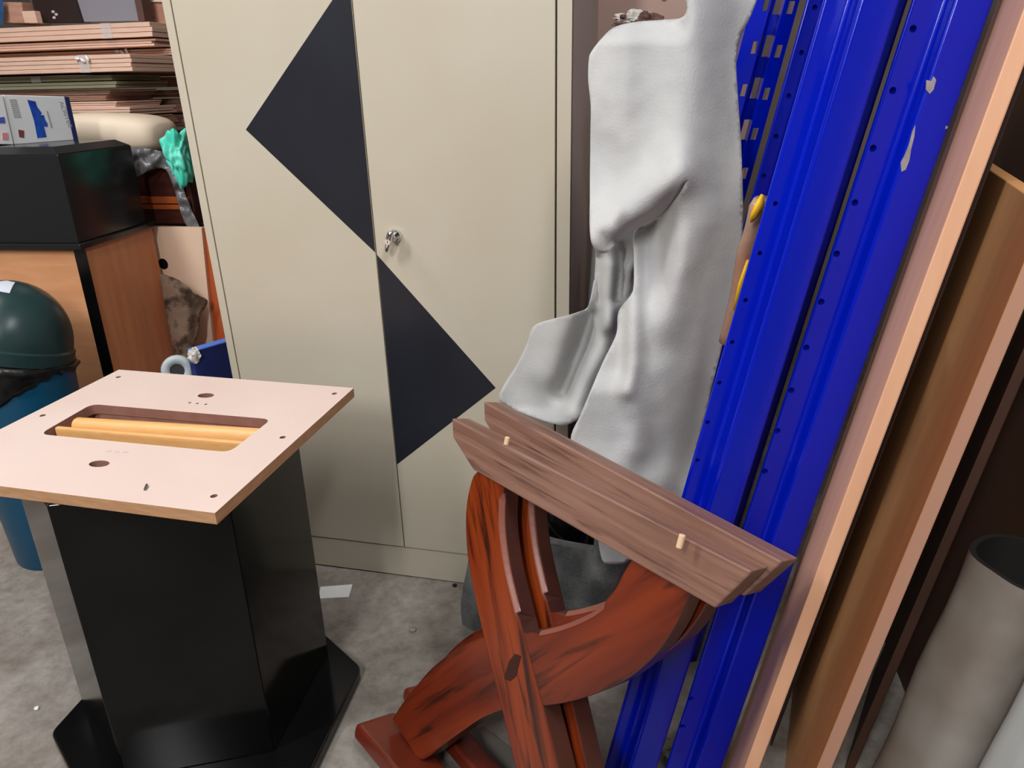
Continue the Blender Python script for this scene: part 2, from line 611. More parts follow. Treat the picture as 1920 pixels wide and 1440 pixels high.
for i in range(6):
    a, b_ = HEX[i], HEX[(i + 1) % 6]
    e = (b_ - a).normalized()
    n = V((e.y, -e.x))
    if (a + b_) .dot(n) / 2 < V((cen.x, cen.y)).dot(n):
        n = -n
    t = .018
    k = t * tan(R(30))
    q = [a, b_, b_ - n * t - e * k, a - n * t + e * k]
    bm = bmesh.new()
    prism(bm, [(p.x - PB.x, p.y - PB.y, .032) for p in q], [(p.x - PB.x, p.y - PB.y, ZT - TH) for p in q])
    obj('side_panel', bm, BLACKLAM, ped, bevel=.0022)
BR, BL, FR = Wz(663, 727.5, ZT), Wz(223, 693, ZT), Wz(403, 962, ZT)
FLc = FR + BL - BR


def bxy(px, py):
    p = Wz(px, py, ZT)
    return (p.x - PB.x, p.y - PB.y)


outer = [(p.x - PB.x, p.y - PB.y) for p in (FR, BR, BL, FLc)]
slot = rounded([bxy(430, 848), bxy(509, 786), bxy(172, 757.5), bxy(74, 814)][::-1], .022)
ea = V((BR.x - BL.x, BR.y - BL.y)).normalized()
ang = atan2(ea.y, ea.x)
holes = [slot]
for px, py in ((222, 707), (627, 738), (80, 779), (530, 820), (401, 930)):
    x, y = bxy(px, py)
    holes.append(arc(x, y, .0062, n=10))
holes.append(arc(*bxy(386, 741.5), .019, .013, 18, ang))
holes.append(arc(*bxy(186, 869.5), .020, .0125, 18, ang))
for px, py in ((356, 755), (370, 756.5), (386, 758)):
    x, y = bxy(px, py)
    holes.append(arc(x, y, .0035, n=8))
bm = bmesh.new()
plate(bm, outer, holes, lambda p: (p[0], p[1], ZT - TH), lambda p: (p[0], p[1], ZT), 0, 1, 2)
tb = obj('top_board', bm, [MDF, MDF_EDGE, MDF_IN], ped)
tb['label'] = 'pale slotted fibreboard top'
# pencil smudges and a nail on the board
bm = bmesh.new()
for px, py, w in ((205, 846, .006), (220, 848, .005), (236, 848, .006)):
    x, y = bxy(px, py)
    q = arc(x, y, w, w * .6, 10)
    prism(bm, [(a, b_, ZT + .0001) for a, b_ in q], [(a, b_, ZT + .0003) for a, b_ in q])
obj('pencil_mark', bm, mat('graphite', (196, 178, 170), .7), tb)
bm = bmesh.new()
x, y = bxy(272, 920)
x2, y2 = bxy(276, 912)
cyl(bm, (x, y, ZT + .002), (x2, y2, ZT + .0035), .0022, n=8)
obj('nail', bm, mat('nail_steel', (120, 112, 110), .4, .8), tb)
# inner box under the slot (dark lining)
bm = bmesh.new()
sx = [bxy(430, 848), bxy(509, 786), bxy(172, 757.5), bxy(74, 814)]
cx, cy = sum(p[0] for p in sx) / 4, sum(p[1] for p in sx) / 4
big = [(cx + (p[0] - cx) * 1.02, cy + (p[1] - cy) * 1.02) for p in sx]
big2 = [(cx + (p[0] - cx) * 1.06, cy + (p[1] - cy) * 1.12) for p in sx]
plate(bm, big2, [big], lambda p: (p[0], p[1], ZT - .13), lambda p: (p[0], p[1], ZT - TH - .001))
prism(bm, [(p[0], p[1], ZT - .14) for p in big2], [(p[0], p[1], ZT - .13) for p in big2])
obj('slot_lining', bm, MDF_IN, ped)
# two beech rails lying in the slot
ra, rb = bxy(140, 790), bxy(489, 812)
zr = ZT - .016


def bz(px, py, z):
    p = Wz(px, py, z)
    return V((p.x - PB.x, p.y - PB.y, z))


def rail(p0, p1, w, h, rnd, name, label):
    d = (p1 - p0).normalized()
    s = V((d.y, -d.x, 0))
    prof = []
    for i in range(28):
        t = 2 * pi * i / 28
        c, s_ = cos(t), sin(t)
        prof.append((w * .5 * abs(c) ** rnd * (1 if c > 0 else -1), h * .5 * abs(s_) ** rnd * (1 if s_ > 0 else -1)))
    bm = bmesh.new()
    zc = V((0, 0, -h / 2))
    prism(bm, [p0 + zc + s * a + V((0, 0, b_)) for a, b_ in prof], [p1 + zc + s * a + V((0, 0, b_)) for a, b_ in prof])
    o = obj(name, bm, BEECH, ped, auto=40, bevel=.0015)
    o['label'] = label


rail(bz(141, 784, ZT - .003), bz(488, 805, ZT - .003), .036, .05, .8, 'slot_rail', 'rounded beech rail in the slot')
rail(bz(106, 800, ZT - .002), bz(455, 828, ZT - .002), .012, .06, .3, 'slot_rail', 'narrow square beech rail in the slot')

# ------------------------------------------------------------------ trestles
LT = R(17.4)
SD = V((.645, -.764, 0)).normalized()
NH = V((SD.y * -1, SD.x, 0))
NH = V((.764, .645, 0)).normalized()
TD = NH * sin(LT) + V((0, 0, cos(LT)))
ND = NH * cos(LT) - V((0, 0, sin(LT)))
TO = Wz(847, 784, .715)                     # front top corner of the front top bar


def tp(px, py, off=0.):
    """A photo point on the trestle's front plane (pushed off along its normal), in trestle coordinates."""
    q = Wp(px, py, TO + ND * off, ND) - TO
    return V((q.dot(SD), q.dot(TD)))


TM = M(((SD.x, ND.x, TD.x, 0), (SD.y, ND.y, TD.y, 0), (SD.z, ND.z, TD.z, 0), (0, 0, 0, 1)))
floor_t = -TO.z / TD.z                      # trestle height coordinate of the floor line (front plane)
BARW = .045


def slab(poly, y0, y1, cham=None):
    bm = bmesh.new()
    prism(bm, [(p[0], y0, p[1]) for p in poly], [(p[0], y1, p[1]) for p in poly], 0, 1)
    if cham:                                # stopped chamfers along chosen stretches of the front edge
        for test in cham:
            es = [e for e in bm.edges if all(abs(v.co.y - y0) < 1e-5 for v in e.verts) and len(e.link_faces) == 2
                  and any(abs(f.normal.y) < .5 for f in [f for f in e.link_faces if (f.normal_update() or True)])
                  and all(test(V((v.co.x, v.co.z))) for v in e.verts)]
            if es:
                bmesh.ops.bevel(bm, geom=es, offset=.0085, segments=1, affect='EDGES', material=2)
    return bm


def make_trestle(label, dowels, fy=(-.052, .046)):
    t = thing('trestle_frame', label, 'trestle', mw=M.Translation(TO) @ TM, group='dark red wooden table trestles')
    # top bar, ends undercut
    a, b_, c, d, e, f = tp(847, 784), tp(1398, 1112), tp(1340, 1141), tp(893, 854), tp(849, 820), None
    poly = [(a.x, 0), (b_.x, 0), (b_.x - .004, -.010), (c.x, c.y), (d.x, c.y), (e.x, e.y)]
    bm = slab(poly, 0, BARW)
    o = obj('top_bar', bm, [BARWOOD, BARWOOD], t, bevel=.003)
    plane_uv(o, V((1, 0, 0)), V((0, 0, 1)), V((0, 0, 0)))
    zb = c.y
    # foot rail, flat on the floor
    s0 = tp(668, 1352, -.05).x
    s1 = s0 + .86
    y0, y1 = fy
    lo = max((-TO.z - ND.z * y1) / TD.z, (-TO.z - ND.z * y0) / TD.z) + .002
    ht = max(.03, tp(757, 1394, .006).y - lo + .002)
    ftop = lo + ht - .0015
    pts = rounded([(s0, lo), (s1, lo), (s1, lo + ht), (s0, lo + ht)], .016, 6)
    obj('foot', slab(pts, y0, y1), MAHOG, t, bevel=.008, bseg=3)
    # upright curved leg (front face traced, chamfer on its inner side)
    OFF = .004
    left = [(905, 845), (884, 900), (873, 960), (876, 1040), (890, 1120), (908, 1200), (925, 1270), (945, 1350), (966, 1440), (985, 1530), (1004, 1620), (1026, 1720), (1048, 1820)]
    right = [(955, 875), (943, 925), (941, 985), (950, 1060), (966, 1130), (984, 1200), (1003, 1270), (1024, 1350), (1046, 1440), (1068, 1530), (1090, 1620), (1114, 1720), (1138, 1820)]
    L = [tp(*p, OFF) for p in left]
    Rr = [tp(*p, OFF) for p in right]
    L[0].y = min(L[0].y, zb + .004)
    for p in L + Rr:
        p.y = max(p.y, ftop)
    while len(L) > 3 and L[-2].y <= ftop + 1e-6:
        L.pop()
    while len(Rr) > 3 and Rr[-2].y <= ftop + 1e-6:
        Rr.pop()
    poly = [tuple(p) for p in smoothline(L, 4)] + [tuple(p) for p in smoothline(Rr[::-1], 4)]
    ra_, rb2 = tp(941, 915, OFF), tp(972, 1150, OFF)
    RS = smoothline(Rr, 4)
    def near_right(p):
        return rb2.y < p.y < ra_.y and min((p - q).length for q in RS) < .0035
    o = obj('leg', slab(poly, OFF, OFF + .042, [near_right]), [REDWOOD, DARKWOODSIDE, CHAMF], t, bevel=.0025)
    o['label'] = 'upright curved leg'
    dd = V((Rr[-1].x - Rr[0].x, 0, Rr[-1].y - Rr[0].y)).normalized()
    plane_uv(o, dd, dd.cross(V((0, 1, 0))), V((0, 0, 0)))
    lt_bottom = min(p.y for p in L + Rr)
    # through tenon
    q = [tp(*p, OFF) for p in ((966, 1226), (977, 1230), (968, 1268), (957, 1277), (946, 1272), (955, 1240))]
    obj('tenon', slab([tuple(p) for p in q], OFF - .0012, OFF + .02), mat('dark_tenon', (62, 32, 24), .4), o)
    # stopped chamfer along the inner side
    q = [tp(*p, OFF) for p in ((942, 920), (937, 940), (936, 985), (944, 1050), (955, 1110), (967, 1145), (973, 1135), (969, 1100), (962, 1050), (954, 985), (951, 945))]
    # sweeping arm from the bar down to the foot
    OF2 = .006
    top = [(1190, 1040), (1172, 1068), (1150, 1108), (1118, 1140), (1075, 1163), (1030, 1178), (985, 1186), (930, 1190), (893, 1200), (850, 1222), (812, 1250), (780, 1286), (752, 1322), (735, 1348)]
    bot = [(1300, 1100), (1284, 1135), (1262, 1180), (1228, 1228), (1180, 1270), (1120, 1300), (1060, 1318), (1000, 1326), (950, 1330), (905, 1346), (865, 1372), (830, 1398), (795, 1424), (775, 1440)]
    Tt = [tp(*p, OF2) for p in top]
    Bt = [tp(*p, OF2) for p in bot]
    for p in Tt + Bt:
        p.y = max(p.y, ftop)
    poly = [tuple(p) for p in smoothline(Tt, 4)] + [tuple(p) for p in smoothline(Bt[::-1], 4)]
    ca, cb_ = tp(1140, 1120, OF2), tp(1005, 1184, OF2)
    TS = smoothline(Tt, 4)
    def near_top(p):
        return cb_.x < p.x < ca.x and min((p - q).length for q in TS) < .0035
    o = obj('leg', slab(poly, OF2, OF2 + .040, [near_top]), [REDWOOD2, DARKWOODSIDE, CHAMF], t, bevel=.0025)
    o['label'] = 'sweeping S-curved arm'
    dd = V((Tt[0].x - Tt[-1].x, 0, Tt[0].y - Tt[-1].y)).normalized()
    plane_uv(o, dd, dd.cross(V((0, 1, 0))), V((0, 0, 0)))
    if dowels:
        for px, py in ((949, 833), (1275, 1020)):
            # dowels stand on the bar's top face
            q = Wp(px, py, TO, TD) - TO
            x, y = q.dot(SD), q.dot(ND)
            bm = bmesh.new()
            cyl(bm, (x, y, -.006), (x, y, .014), .0048, n=14)
            obj('dowel', bm, DOWEL, t, auto=40, bevel=.001)
    return t


tr1 = make_trestle('front trestle of the pair, its weathered top bar carrying two pale dowels', True)
tr2 = make_trestle('rear trestle of the pair, its plain top bar leaning on the pale board', False, (.004, .060))
O2 = Wz(907, 760, .720)
# the rear bar drops a little more to its right end: find the turn that brings its end to the photo's place
LB = tp(1398, 1112).x
best = None
for i in range(400):
    z = .64 + i * .0004
    e_ = Wz(1449, 1054, z)
    d_ = abs((e_ - O2).length - LB)
    if best is None or d_ < best[0]:
        best = (d_, e_)
s2 = (best[1] - O2).normalized()
n2 = (ND - s2 * ND.dot(s2)).normalized()
t2 = s2.cross(n2) * -1
if t2.z < 0:
    t2 = -t2
tr2.matrix_world = M.Translation(O2 + V((0, 0, .0085))) @ M(((s2.x, n2.x, t2.x, 0), (s2.y, n2.y, t2.y, 0), (s2.z, n2.z, t2.z, 0), (0, 0, 0, 1))) @ M.Diagonal((1.02, 1, 1, 1))


# ------------------------------------------------------------------ leaning lengths: beams and boards
DL = ray(215, 4650).normalized() * -1       # the way up along them
if DL.z < 0:
    DL = -DL


def slide(p, z):
    return p + DL * ((z - p.z) / DL.z)


def lean_poly(pts, row, z0, z1):
    """pts: (pixel x, world y) in the photo row -> polygon at heights z0 and z1 along the leaning direction."""
    P = [Wy(px, row, y) for px, y in pts]
    return [slide(p, z0) for p in P], [slide(p, z1) for p in P]


# rear blue beam, then the beam in front of it
def beam(name, label, pts, row, z0, z1, holes=None, chips=None, mats=None):
    lo, hi = lean_poly(pts, row, z0, z1)
    org = sum(lo, V()) / len(lo)
    bm = bmesh.new()
    prism(bm, [p - org for p in lo], [p - org for p in hi])
    o = obj(name, bm, mats or [BLUE, BLACKHOLE, CHIP], None, bevel=.004, bseg=3)
    o.location = org
    return o, org, lo


bpy.context.view_layer.update()


def drill(o, org, spots, p0, nrm, r, depth=.012, mi=None):
    cb = bmesh.new()
    for px, py in spots:
        q = Wp(px, py, p0, nrm) - org
        cyl(cb, q - nrm * .01, q + nrm * depth, r, n=12)
    cut(o, cb)


def add_bevel(o, w, seg=3):
    md = o.modifiers.new('bevel', 'BEVEL')
    md.width = w
    md.segments = seg
    md.limit_method = 'ANGLE'
    md.angle_limit = R(50)


def beam_profile(name, label, front, thick, row, holes, hole_face, chips=(), group='blue racking beams', hr=.005, z1=2.35, bev=.006, side=.06):
    """front: the visible outline (pixel, y) left to right; the back is the same moved away by thick."""
    P = [Wy(px, row, y) for px, y in front]
    P = [slide(p, 0) for p in P]
    back = [P[-1] + V((thick * .3, thick, 0)), P[0] + V((thick * ((P[0].x + DL.x) / P[0].y + side), thick, 0))]
    poly = P + back
    org = P[0].copy()
    bm = bmesh.new()
    prism(bm, [p - org for p in poly], [slide(p, z1) - org for p in poly])
    o = obj(name, bm, [BLUE, BLACKHOLE, CHIP])
    o.location = org
    tag(o, label, 'racking beam', group)
    # bevel first, then the holes
    add_bevel(o, bev)
    bpy.context.view_layer.update()
    dg = bpy.context.evaluated_depsgraph_get()
    me = bpy.data.meshes.new_from_object(o.evaluated_get(dg), depsgraph=dg)
    o.modifiers.clear()
    o.data = me
    a, b_ = P[hole_face], P[hole_face + 1]
    nrm = (b_ - a).cross(DL).normalized()
    if nrm.y < 0:
        nrm = -nrm
    if holes:
        cb = bmesh.new()
        for px, py in holes:
            q = Wp(px, py, a, nrm) - org
            cyl(cb, q - nrm * .01, q + nrm * .011, hr, n=12)
        cut(o, cb)
    crisp(o)
    # chipped paint: thin bare patches that belong to the beam
    for face, outl in chips:
        a, b_ = P[face], P[face + 1]
        n2 = (b_ - a).cross(DL).normalized()
        if n2.y < 0:
            n2 = -n2
        cb = bmesh.new()
        q = [Wp(px, py, a, n2) - org for px, py in outl]
        prism(cb, [p - n2 * .0006 for p in q], [p + n2 * .001 for p in q])
        co = obj('paint_chip', cb, CHIP, o)
        co['label'] = 'bare chipped paint'
    return o


# perforated upright at the back of the blue ones: folded sheet metal with punched slots
def upright():
    row = 150
    front = [(1374, 1.645), (1407, 1.61), (1413, 1.632), (1427, 1.632), (1433, 1.61), (1458, 1.615)]
    P = [slide(Wy(px, row, y), 0) for px, y in front]
    P = [P[0] + V((.004, .05, 0))] + P + [P[-1] + V((.006, .06, 0))]
    org = P[0].copy()
    LEN = 2.4 / DL.z
    punched = {1: ([(1436, 8), (1414, 89), (1394, 169)], .0062, .0115), 5: ([(1483, 14), (1460, 96), (1437, 176), (1415, 251), (1396, 325)], .0062, .0115),
               3: ([(1459, 6), (1438, 86), (1416, 165), (1398, 243)], .0056, .020)}
    bm = bmesh.new()
    for k, (a, b_) in enumerate(zip(P, P[1:])):
        e = b_ - a
        w = e.length
        e = e / w
        n = e.cross(DL).normalized()
        if n.y < 0:
            n = -n
        hl = []
        if k in punched:
            spots, hw_, hh_ = punched[k]
            for px, py in spots:
                q = Wp(px, py, a, n) - a
                # oblique coordinates along the fold and along the lean
                c_ = e.dot(DL)
                qs, qt = q.dot(e), q.dot(DL)
                t = (qt - qs * c_) / (1 - c_ * c_)
                s_ = qs - t * c_
                s_ = min(max(s_, hw_ + .001), w - hw_ - .001)
                hl.append([(s_ - hw_, t - hh_), (s_ + hw_, t - hh_), (s_ + hw_, t + hh_), (s_ - hw_, t + hh_)])
        plate(bm, [(0, 0), (w, 0), (w, LEN), (0, LEN)], hl, lambda p: a - org + e * p[0] + DL * p[1], lambda p: a - org + e * p[0] + DL * p[1] + n * .0016)
    bmesh.ops.remove_doubles(bm, verts=bm.verts[:], dist=.0003)
    o = obj('perforated_upright', bm, [BLUE, BLACKHOLE])
    o.location = org
    tag(o, 'blue rack upright with rows of rectangular slots, between the grey cloth and the beams', 'rack upright')
    return o


upright()
# the beam whose drilled flange shows behind the front one
beam_profile('racking_beam', 'rear blue beam, only its drilled flange showing beside the slotted upright', [(1470, 1.52), (1512, 1.52), (1516, 1.49), (1655, 1.49)], .05, 150,
             [(1528, 14), (1503, 99), (1479, 180), (1455, 256), (1432, 330)], 0)
beam_profile('racking_beam', 'middle blue beam with a bright stepped edge, beside the grey cloth', [(1401, 1.115), (1446, 1.115), (1463, 1.075), (1530, 1.075)], .06, 500,
             [(1373, 642), (1349, 718), (1327, 792), (1308, 863), (1398, 563), (1425, 475), (1454, 382)], 0, hr=.0036,
             chips=())
beam_profile('racking_beam', 'outer blue beam with grey paint chips, next to the pale board', [(1549, 1.10), (1606, 1.10), (1622, 1.075), (1688, 1.075)], .05, 500,
             [(1712, 54), (1674, 170), (1637, 278), (1603, 380), (1569, 476), (1540, 566), (1512, 652), (1484, 732), (1458, 808), (1434, 884), (1296, 1310), (1280, 1362)], 0,
             chips=[(2, [(1743, 176), (1750, 168), (1755, 150), (1750, 143), (1746, 152), (1737, 150), (1736, 168)]),
                    (2, [(1690, 322), (1698, 318), (1705, 300), (1708, 280), (1714, 256), (1716, 235), (1711, 246), (1704, 272), (1696, 292), (1689, 305)]),
                    (2, [(1772, 242), (1776, 241), (1777, 237), (1773, 236)])])


def board(name, label, front, far, row, z0, z1, mats, cat, group=None, back=None):
    """A plank on end: front edge between two pixels, wide face running away from the first to far."""
    P = [slide(Wy(px, row, y), z0) for px, y in front]
    F = slide(Wy(*[far[0], row, far[1]]), z0)
    poly = [F, P[0], P[1], P[1] + (F - P[0])]
    org = P[0].copy()
    bm = bmesh.new()
    prism(bm, [p - org for p in poly], [slide(p, z1) - org for p in poly], 0, [0, 1, 0, 1])
    o = obj(name, bm, mats, bevel=.002)
    o.location = org
    tag(o, label, cat, group)
    return o, poly


PZ1 = 2.3
board('timber_board', 'pale pinkish board leaning directly beside the outer blue beam', [(1668, .90), (1703, .893)], (1622, 1.12), 700, 0, PZ1, [PINK, PINK], 'board', 'boards leaning against the side wall')
tb2 = board('timber_board', 'shorter tan board with a sawn top end, behind the pale pinkish board', [(1835, .95), (1870, .943)], (1655, 1.72), 700, 0,
            Wy(1862, 347, 1.18).z, [TAN, TANEDGE], 'board', 'boards leaning against the side wall')
board('timber_board', 'thin dark brown board in the gap beside the rolled grey sheet', [(1899, 1.16), (1923, 1.155)], (1873, 1.43), 700, 0, 1.9, [DKBROWN, DKBROWN], 'board', 'boards leaning against the side wall')
board('dark_panel', 'wide dark brown panel standing deep behind the shorter tan board', [(2347, 1.12), (2380, 1.116)], (1790, 2.20), 300, 0, 2.2, [DKBROWN, DKBROWN], 'panel')

board('shadow_sheet', 'added thin dark sheet standing in for the shadow between the pale pinkish and tan boards', [(1708, 1.22), (1712, 1.219)], (1650, 1.70), 700, 0, 2.0, [DKBROWN, DKBROWN], 'board', 'boards leaning against the side wall')  # added dark sheet, fills the gap in place of shadow
# rolled grey sheet and the pale strip next to it
def leaning_roll(name, label, cat, pxl, pxr, row, y, z1, m, lab=None):
    a, b_ = Wy(pxl, row, y), Wy(pxr, row, y)
    c = (a + b_) / 2
    r = (b_ - a).length / 2
    c0, c1 = slide(c, .0), slide(c, z1)
    bm = bmesh.new()
    n = 48
    for ring in range(2):
        pass
    prof = []
    for k in range(n):
        t = 2 * pi * k / n
        rr = r * (1 + .05 * sin(3 * t + 1) + .03 * sin(5 * t))
        prof.append((rr * cos(t), rr * sin(t)))
    segs = 10
    rings = []
    for s in range(segs + 1):
        cc = c0.lerp(c1, s / segs) - c0
        w = 1 + .03 * sin(s * 1.3)
        rings.append([bm.verts.new(cc + V((x * w, y_ * w, 0))) for x, y_ in prof])
    for A, Bv in zip(rings, rings[1:]):
        for k in range(n):
            bm.faces.new((A[k], A[(k + 1) % n], Bv[(k + 1) % n], Bv[k]))
    bm.faces.new(rings[0][::-1])
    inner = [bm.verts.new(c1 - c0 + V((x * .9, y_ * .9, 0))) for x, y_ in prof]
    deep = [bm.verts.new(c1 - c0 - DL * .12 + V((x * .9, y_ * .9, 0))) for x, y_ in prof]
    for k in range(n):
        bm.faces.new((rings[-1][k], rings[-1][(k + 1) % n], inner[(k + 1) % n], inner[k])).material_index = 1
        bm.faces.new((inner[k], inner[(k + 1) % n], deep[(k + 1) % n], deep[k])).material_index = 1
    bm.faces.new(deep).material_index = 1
    o = obj(name, bm, m, auto=50)
    o.location = c0
    tag(o, label, cat)
    return o


leaning_roll('vinyl_roll', 'mottled grey rolled sheet standing by the side wall beyond the boards', 'rolled sheet', 1728, 1905, 1300, .98, .60, [GREYVINYL, DARKGAP])  # rim and hollow end coloured dark in place of shade on the roll's top
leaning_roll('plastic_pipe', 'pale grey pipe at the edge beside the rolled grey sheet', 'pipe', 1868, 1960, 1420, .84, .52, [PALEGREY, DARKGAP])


# ------------------------------------------------------------------ grey suede cloth
def line_val(p, line, w):
    best = 1e9
    for a, b_ in zip(line, line[1:]):
        d, _ = seg_dist(p, V(a), V(b_))
        best = min(best, d)
    return exp(-(best / w) ** 2)


def inside(p, poly):
    r = False
    n = len(poly)
    for i in range(n):
        a, b_ = poly[i], poly[i - 1]
        if (a[1] > p[1]) != (b_[1] > p[1]) and p[0] < (b_[0] - a[0]) * (p[1] - a[1]) / (b_[1] - a[1]) + a[0]:
            r = not r
    return r


def sheet(bm, outline, depth, step=7, closed_smooth=True):
    pts = [V(p) for p in outline]
    if closed_smooth:
        loop = smoothline(pts + [pts[0]], 5)[:-1]
    else:
        loop = pts
    res = []
    for i, p in enumerate(loop):
        if not res or (p - res[-1]).length > step * .45:
            res.append(p)
    loop = res
    nb = len(loop)
    verts = list(loop)
    xs = [p.x for p in loop]
    ys = [p.y for p in loop]
    y = min(ys)
    row = 0
    while y < max(ys):
        x = min(xs) + (step / 2 if row % 2 else 0)
        while x < max(xs):
            p = V((x, y))
            if inside(p, loop) and min((p - q).length for q in loop) > step * .55:
                verts.append(p)
            x += step
        y += step * .87
        row += 1
    out = delaunay_2d_cdt(verts, [(i, (i + 1) % nb) for i in range(nb)], [], 0, .001)
    vco, faces = out[0], out[2]
    vs = []
    for p in vco:
        vs.append(bm.verts.new(Wy(p.x, p.y, depth(p))))
    for f in faces:
        c = sum((vco[i] for i in f), V((0, 0))) / len(f)
        if inside(c, loop):
            try:
                bm.faces.new([vs[i] for i in f])
            except ValueError:
                pass


def sstep(a, b_, x):
    t = max(0, min(1, (x - a) / (b_ - a)))
    return t * t * (3 - 2 * t)


def nz(p, s, a):
    return noise.noise(V((p.x * s, p.y * s, 3.1))) * a


def base_main(p):
    y = 1.37 - .00010 * p.y
    er = 1396 if p.y < 420 else 1396 - (p.y - 420) * .222
    y += .075 * sstep(150, 0, er - p.x) ** 1.3
    y -= .026 * line_val(p, [(1345, -40), (1325, 60), (1305, 150), (1290, 260), (1285, 330)], 60)
    y += nz(p, .010, .004) + nz(p, .035, .0012)
    return y


def fold_hood(p):
    return (-.032 * line_val(p, [(1275, 318), (1235, 350), (1190, 385), (1150, 415), (1120, 450)], 36)
            + .020 * line_val(p, [(1215, 110), (1228, 190), (1205, 280), (1150, 330)], 70))


def d_hood(p):
    y = base_main(p) + fold_hood(p)
    y += .045 * sstep(1185, 1100, p.x) * sstep(430, 250, p.y)
    y += .05 * sstep(85, 34, p.y) * sstep(1300, 1260, p.x)
    k = sstep(1282, 1240, p.x)
    y += k * .040 * line_val(p, [(1285, 343), (1262, 372), (1232, 404), (1188, 428), (1158, 449)], 10)
    y -= k * .010 * line_val(p, [(1160, 395), (1148, 420), (1156, 445)], 10)
    y += k * .012 * line_val(p, [(1130, 440), (1140, 462)], 7)
    return y


def d_panel(p):
    up = sstep(440, 340, p.y) * sstep(1258, 1276, p.x)
    lowr = sstep(345, 430, p.y)
    y = base_main(p) + fold_hood(p) * up
    left = sstep(1285, 1200, p.x) * sstep(860, 300, p.y)
    y += .075 * left * sstep(700, 450, p.y) + .02 * left
    y -= .018 * line_val(p, [(1190, 420), (1190, 560), (1189, 678), (1176, 732)], 15)
    y += .018 * sstep(1186, 1160, p.x) * sstep(740, 690, p.y)
    y -= lowr * .018 * line_val(p, [(1330, 385), (1300, 450), (1270, 520), (1245, 600)], 40)
    y += lowr * .008 * line_val(p, [(1250, 430), (1225, 560), (1215, 660)], 28)
    y -= .012 * line_val(p, [(1176, 732), (1200, 790), (1190, 840)], 24)
    y += .011 * line_val(p, [(1222, 790), (1232, 850), (1205, 880)], 26)
    y -= .008 * line_val(p, [(1270, 700), (1245, 800), (1250, 880)], 34)
    y -= .04 * sstep(820, 960, p.y)
    return y


def d_flap(p):
    y = 1.53
    y += .07 * sstep(1090, 940, p.x)
    y += .055 * line_val(p, [(1108, 590), (1092, 640), (1070, 700), (1056, 735)], 18)
    y -= .03 * line_val(p, [(1140, 600), (1125, 660), (1095, 720), (1075, 770)], 20)
    y -= .014 * line_val(p, [(1060, 600), (1045, 650), (1035, 700)], 28)
    y -= .03 * line_val(p, [(1150, 500), (1145, 560), (1140, 610)], 14)
    y += .035 * line_val(p, [(1165, 470), (1160, 560)], 12)
    y -= .025 * line_val(p, [(1180, 500), (1172, 545), (1160, 575)], 8)
    y += .05 * line_val(p, [(1120, 480), (1118, 560)], 8)
    y -= .03 * sstep(760, 800, p.y)
    y += nz(p, .014, .01)
    return y


bm = bmesh.new()
SLIT = [(1285, 339), (1267, 369.5), (1237, 404.5), (1190.5, 430), (1160, 449.5), (1143, 472), (1126, 476), (1090, 476)]


def above_slit(p):
    for (x1, y1), (x0, y0) in zip(SLIT, SLIT[1:]):
        if x0 <= p.x <= x1:
            return p.y < y0 + (y1 - y0) * (p.x - x0) / (x1 - x0)
    return p.y < 340


def d_main(p):
    return d_hood(p) if above_slit(p) else d_panel(p)


main = [(1285, 339), (1266, 368), (1236, 403), (1190, 428), (1160, 448), (1143, 470), (1126, 474), (1114, 464), (1107, 440), (1106, 360), (1107, 260), (1108, 200), (1103, 150), (1104, 112), (1110, 96), (1128, 74),
        (1152, 53), (1190, 43), (1240, 39), (1278, 34), (1290, 14), (1292, -40), (1425, -40), (1418, 0), (1402, 40), (1386, 72), (1379, 115), (1383, 190), (1388, 260), (1391, 335), (1392, 400), (1389, 470), (1375, 555),
        (1352, 655), (1330, 742), (1312, 820), (1296, 890), (1284, 935), (1262, 990), (1215, 1040), (1182, 1050), (1170, 1056), (1136, 1056), (1126, 1040), (1118, 990), (1106, 930), (1085, 870), (1070, 824), (1087, 781),
        (1101, 748), (1116, 712), (1132, 676), (1156, 625), (1161, 584), (1187, 545), (1189, 480), (1190.5, 433), (1237.5, 407), (1268, 371), (1285.6, 340.5)]
sheet(bm, smoothline([V(p) for p in main], 5), d_main, closed_smooth=False)
under = [(1186, 440), (1196, 400), (1236, 350), (1270, 332), (1283, 342), (1267, 373), (1237, 409), (1192, 437)]
sheet(bm, [V(p) for p in under], lambda p: d_panel(p) + .004, closed_smooth=False)
flap = [(1112, 440), (1200, 400), (1205, 520), (1190, 600), (1160, 680), (1125, 735), (1095, 775), (1064, 796), (1032, 793), (985, 777), (943, 757), (936, 742), (948, 716), (968, 686), (988, 645), (1002, 611), (1040, 597), (1084, 586), (1104, 574), (1114, 528), (1117, 480)]
sheet(bm, flap, d_flap)
org = V((.2, 1.4, 0))
bmesh.ops.translate(bm, verts=bm.verts[:], vec=-org)
bmesh.ops.smooth_vert(bm, verts=[v for v in bm.verts if not v.is_boundary], factor=.5, use_axis_x=True, use_axis_y=True, use_axis_z=True)
cl = obj('draped_cloth', bm, CLOTH, smooth=True)
cl.location = org
md = cl.modifiers.new('thick', 'SOLIDIFY')
md.thickness = .004
md.offset = 0
tag(cl, 'large pale grey suede sheet draped in folds between the cream cupboard and the blue beams', 'cloth')

# the thing the cloth hangs over: a tall roll of dark carpet
bm = bmesh.new()
pb = V((.285, 1.80, 0))
n = 28
cyl(bm, (0, 0, .002), (.03, .01, 1.25), .08, .08, n)
carp = obj('carpet_roll', bm, mat('dark_carpet', (50, 46, 44), .95, col2=(36, 34, 34), scale=30, bump=.5, bscale=120), auto=40)
carp.location = (pb.x, pb.y, 0)
tag(carp, 'dark carpet roll standing in the shadow behind the draped grey cloth', 'carpet roll')

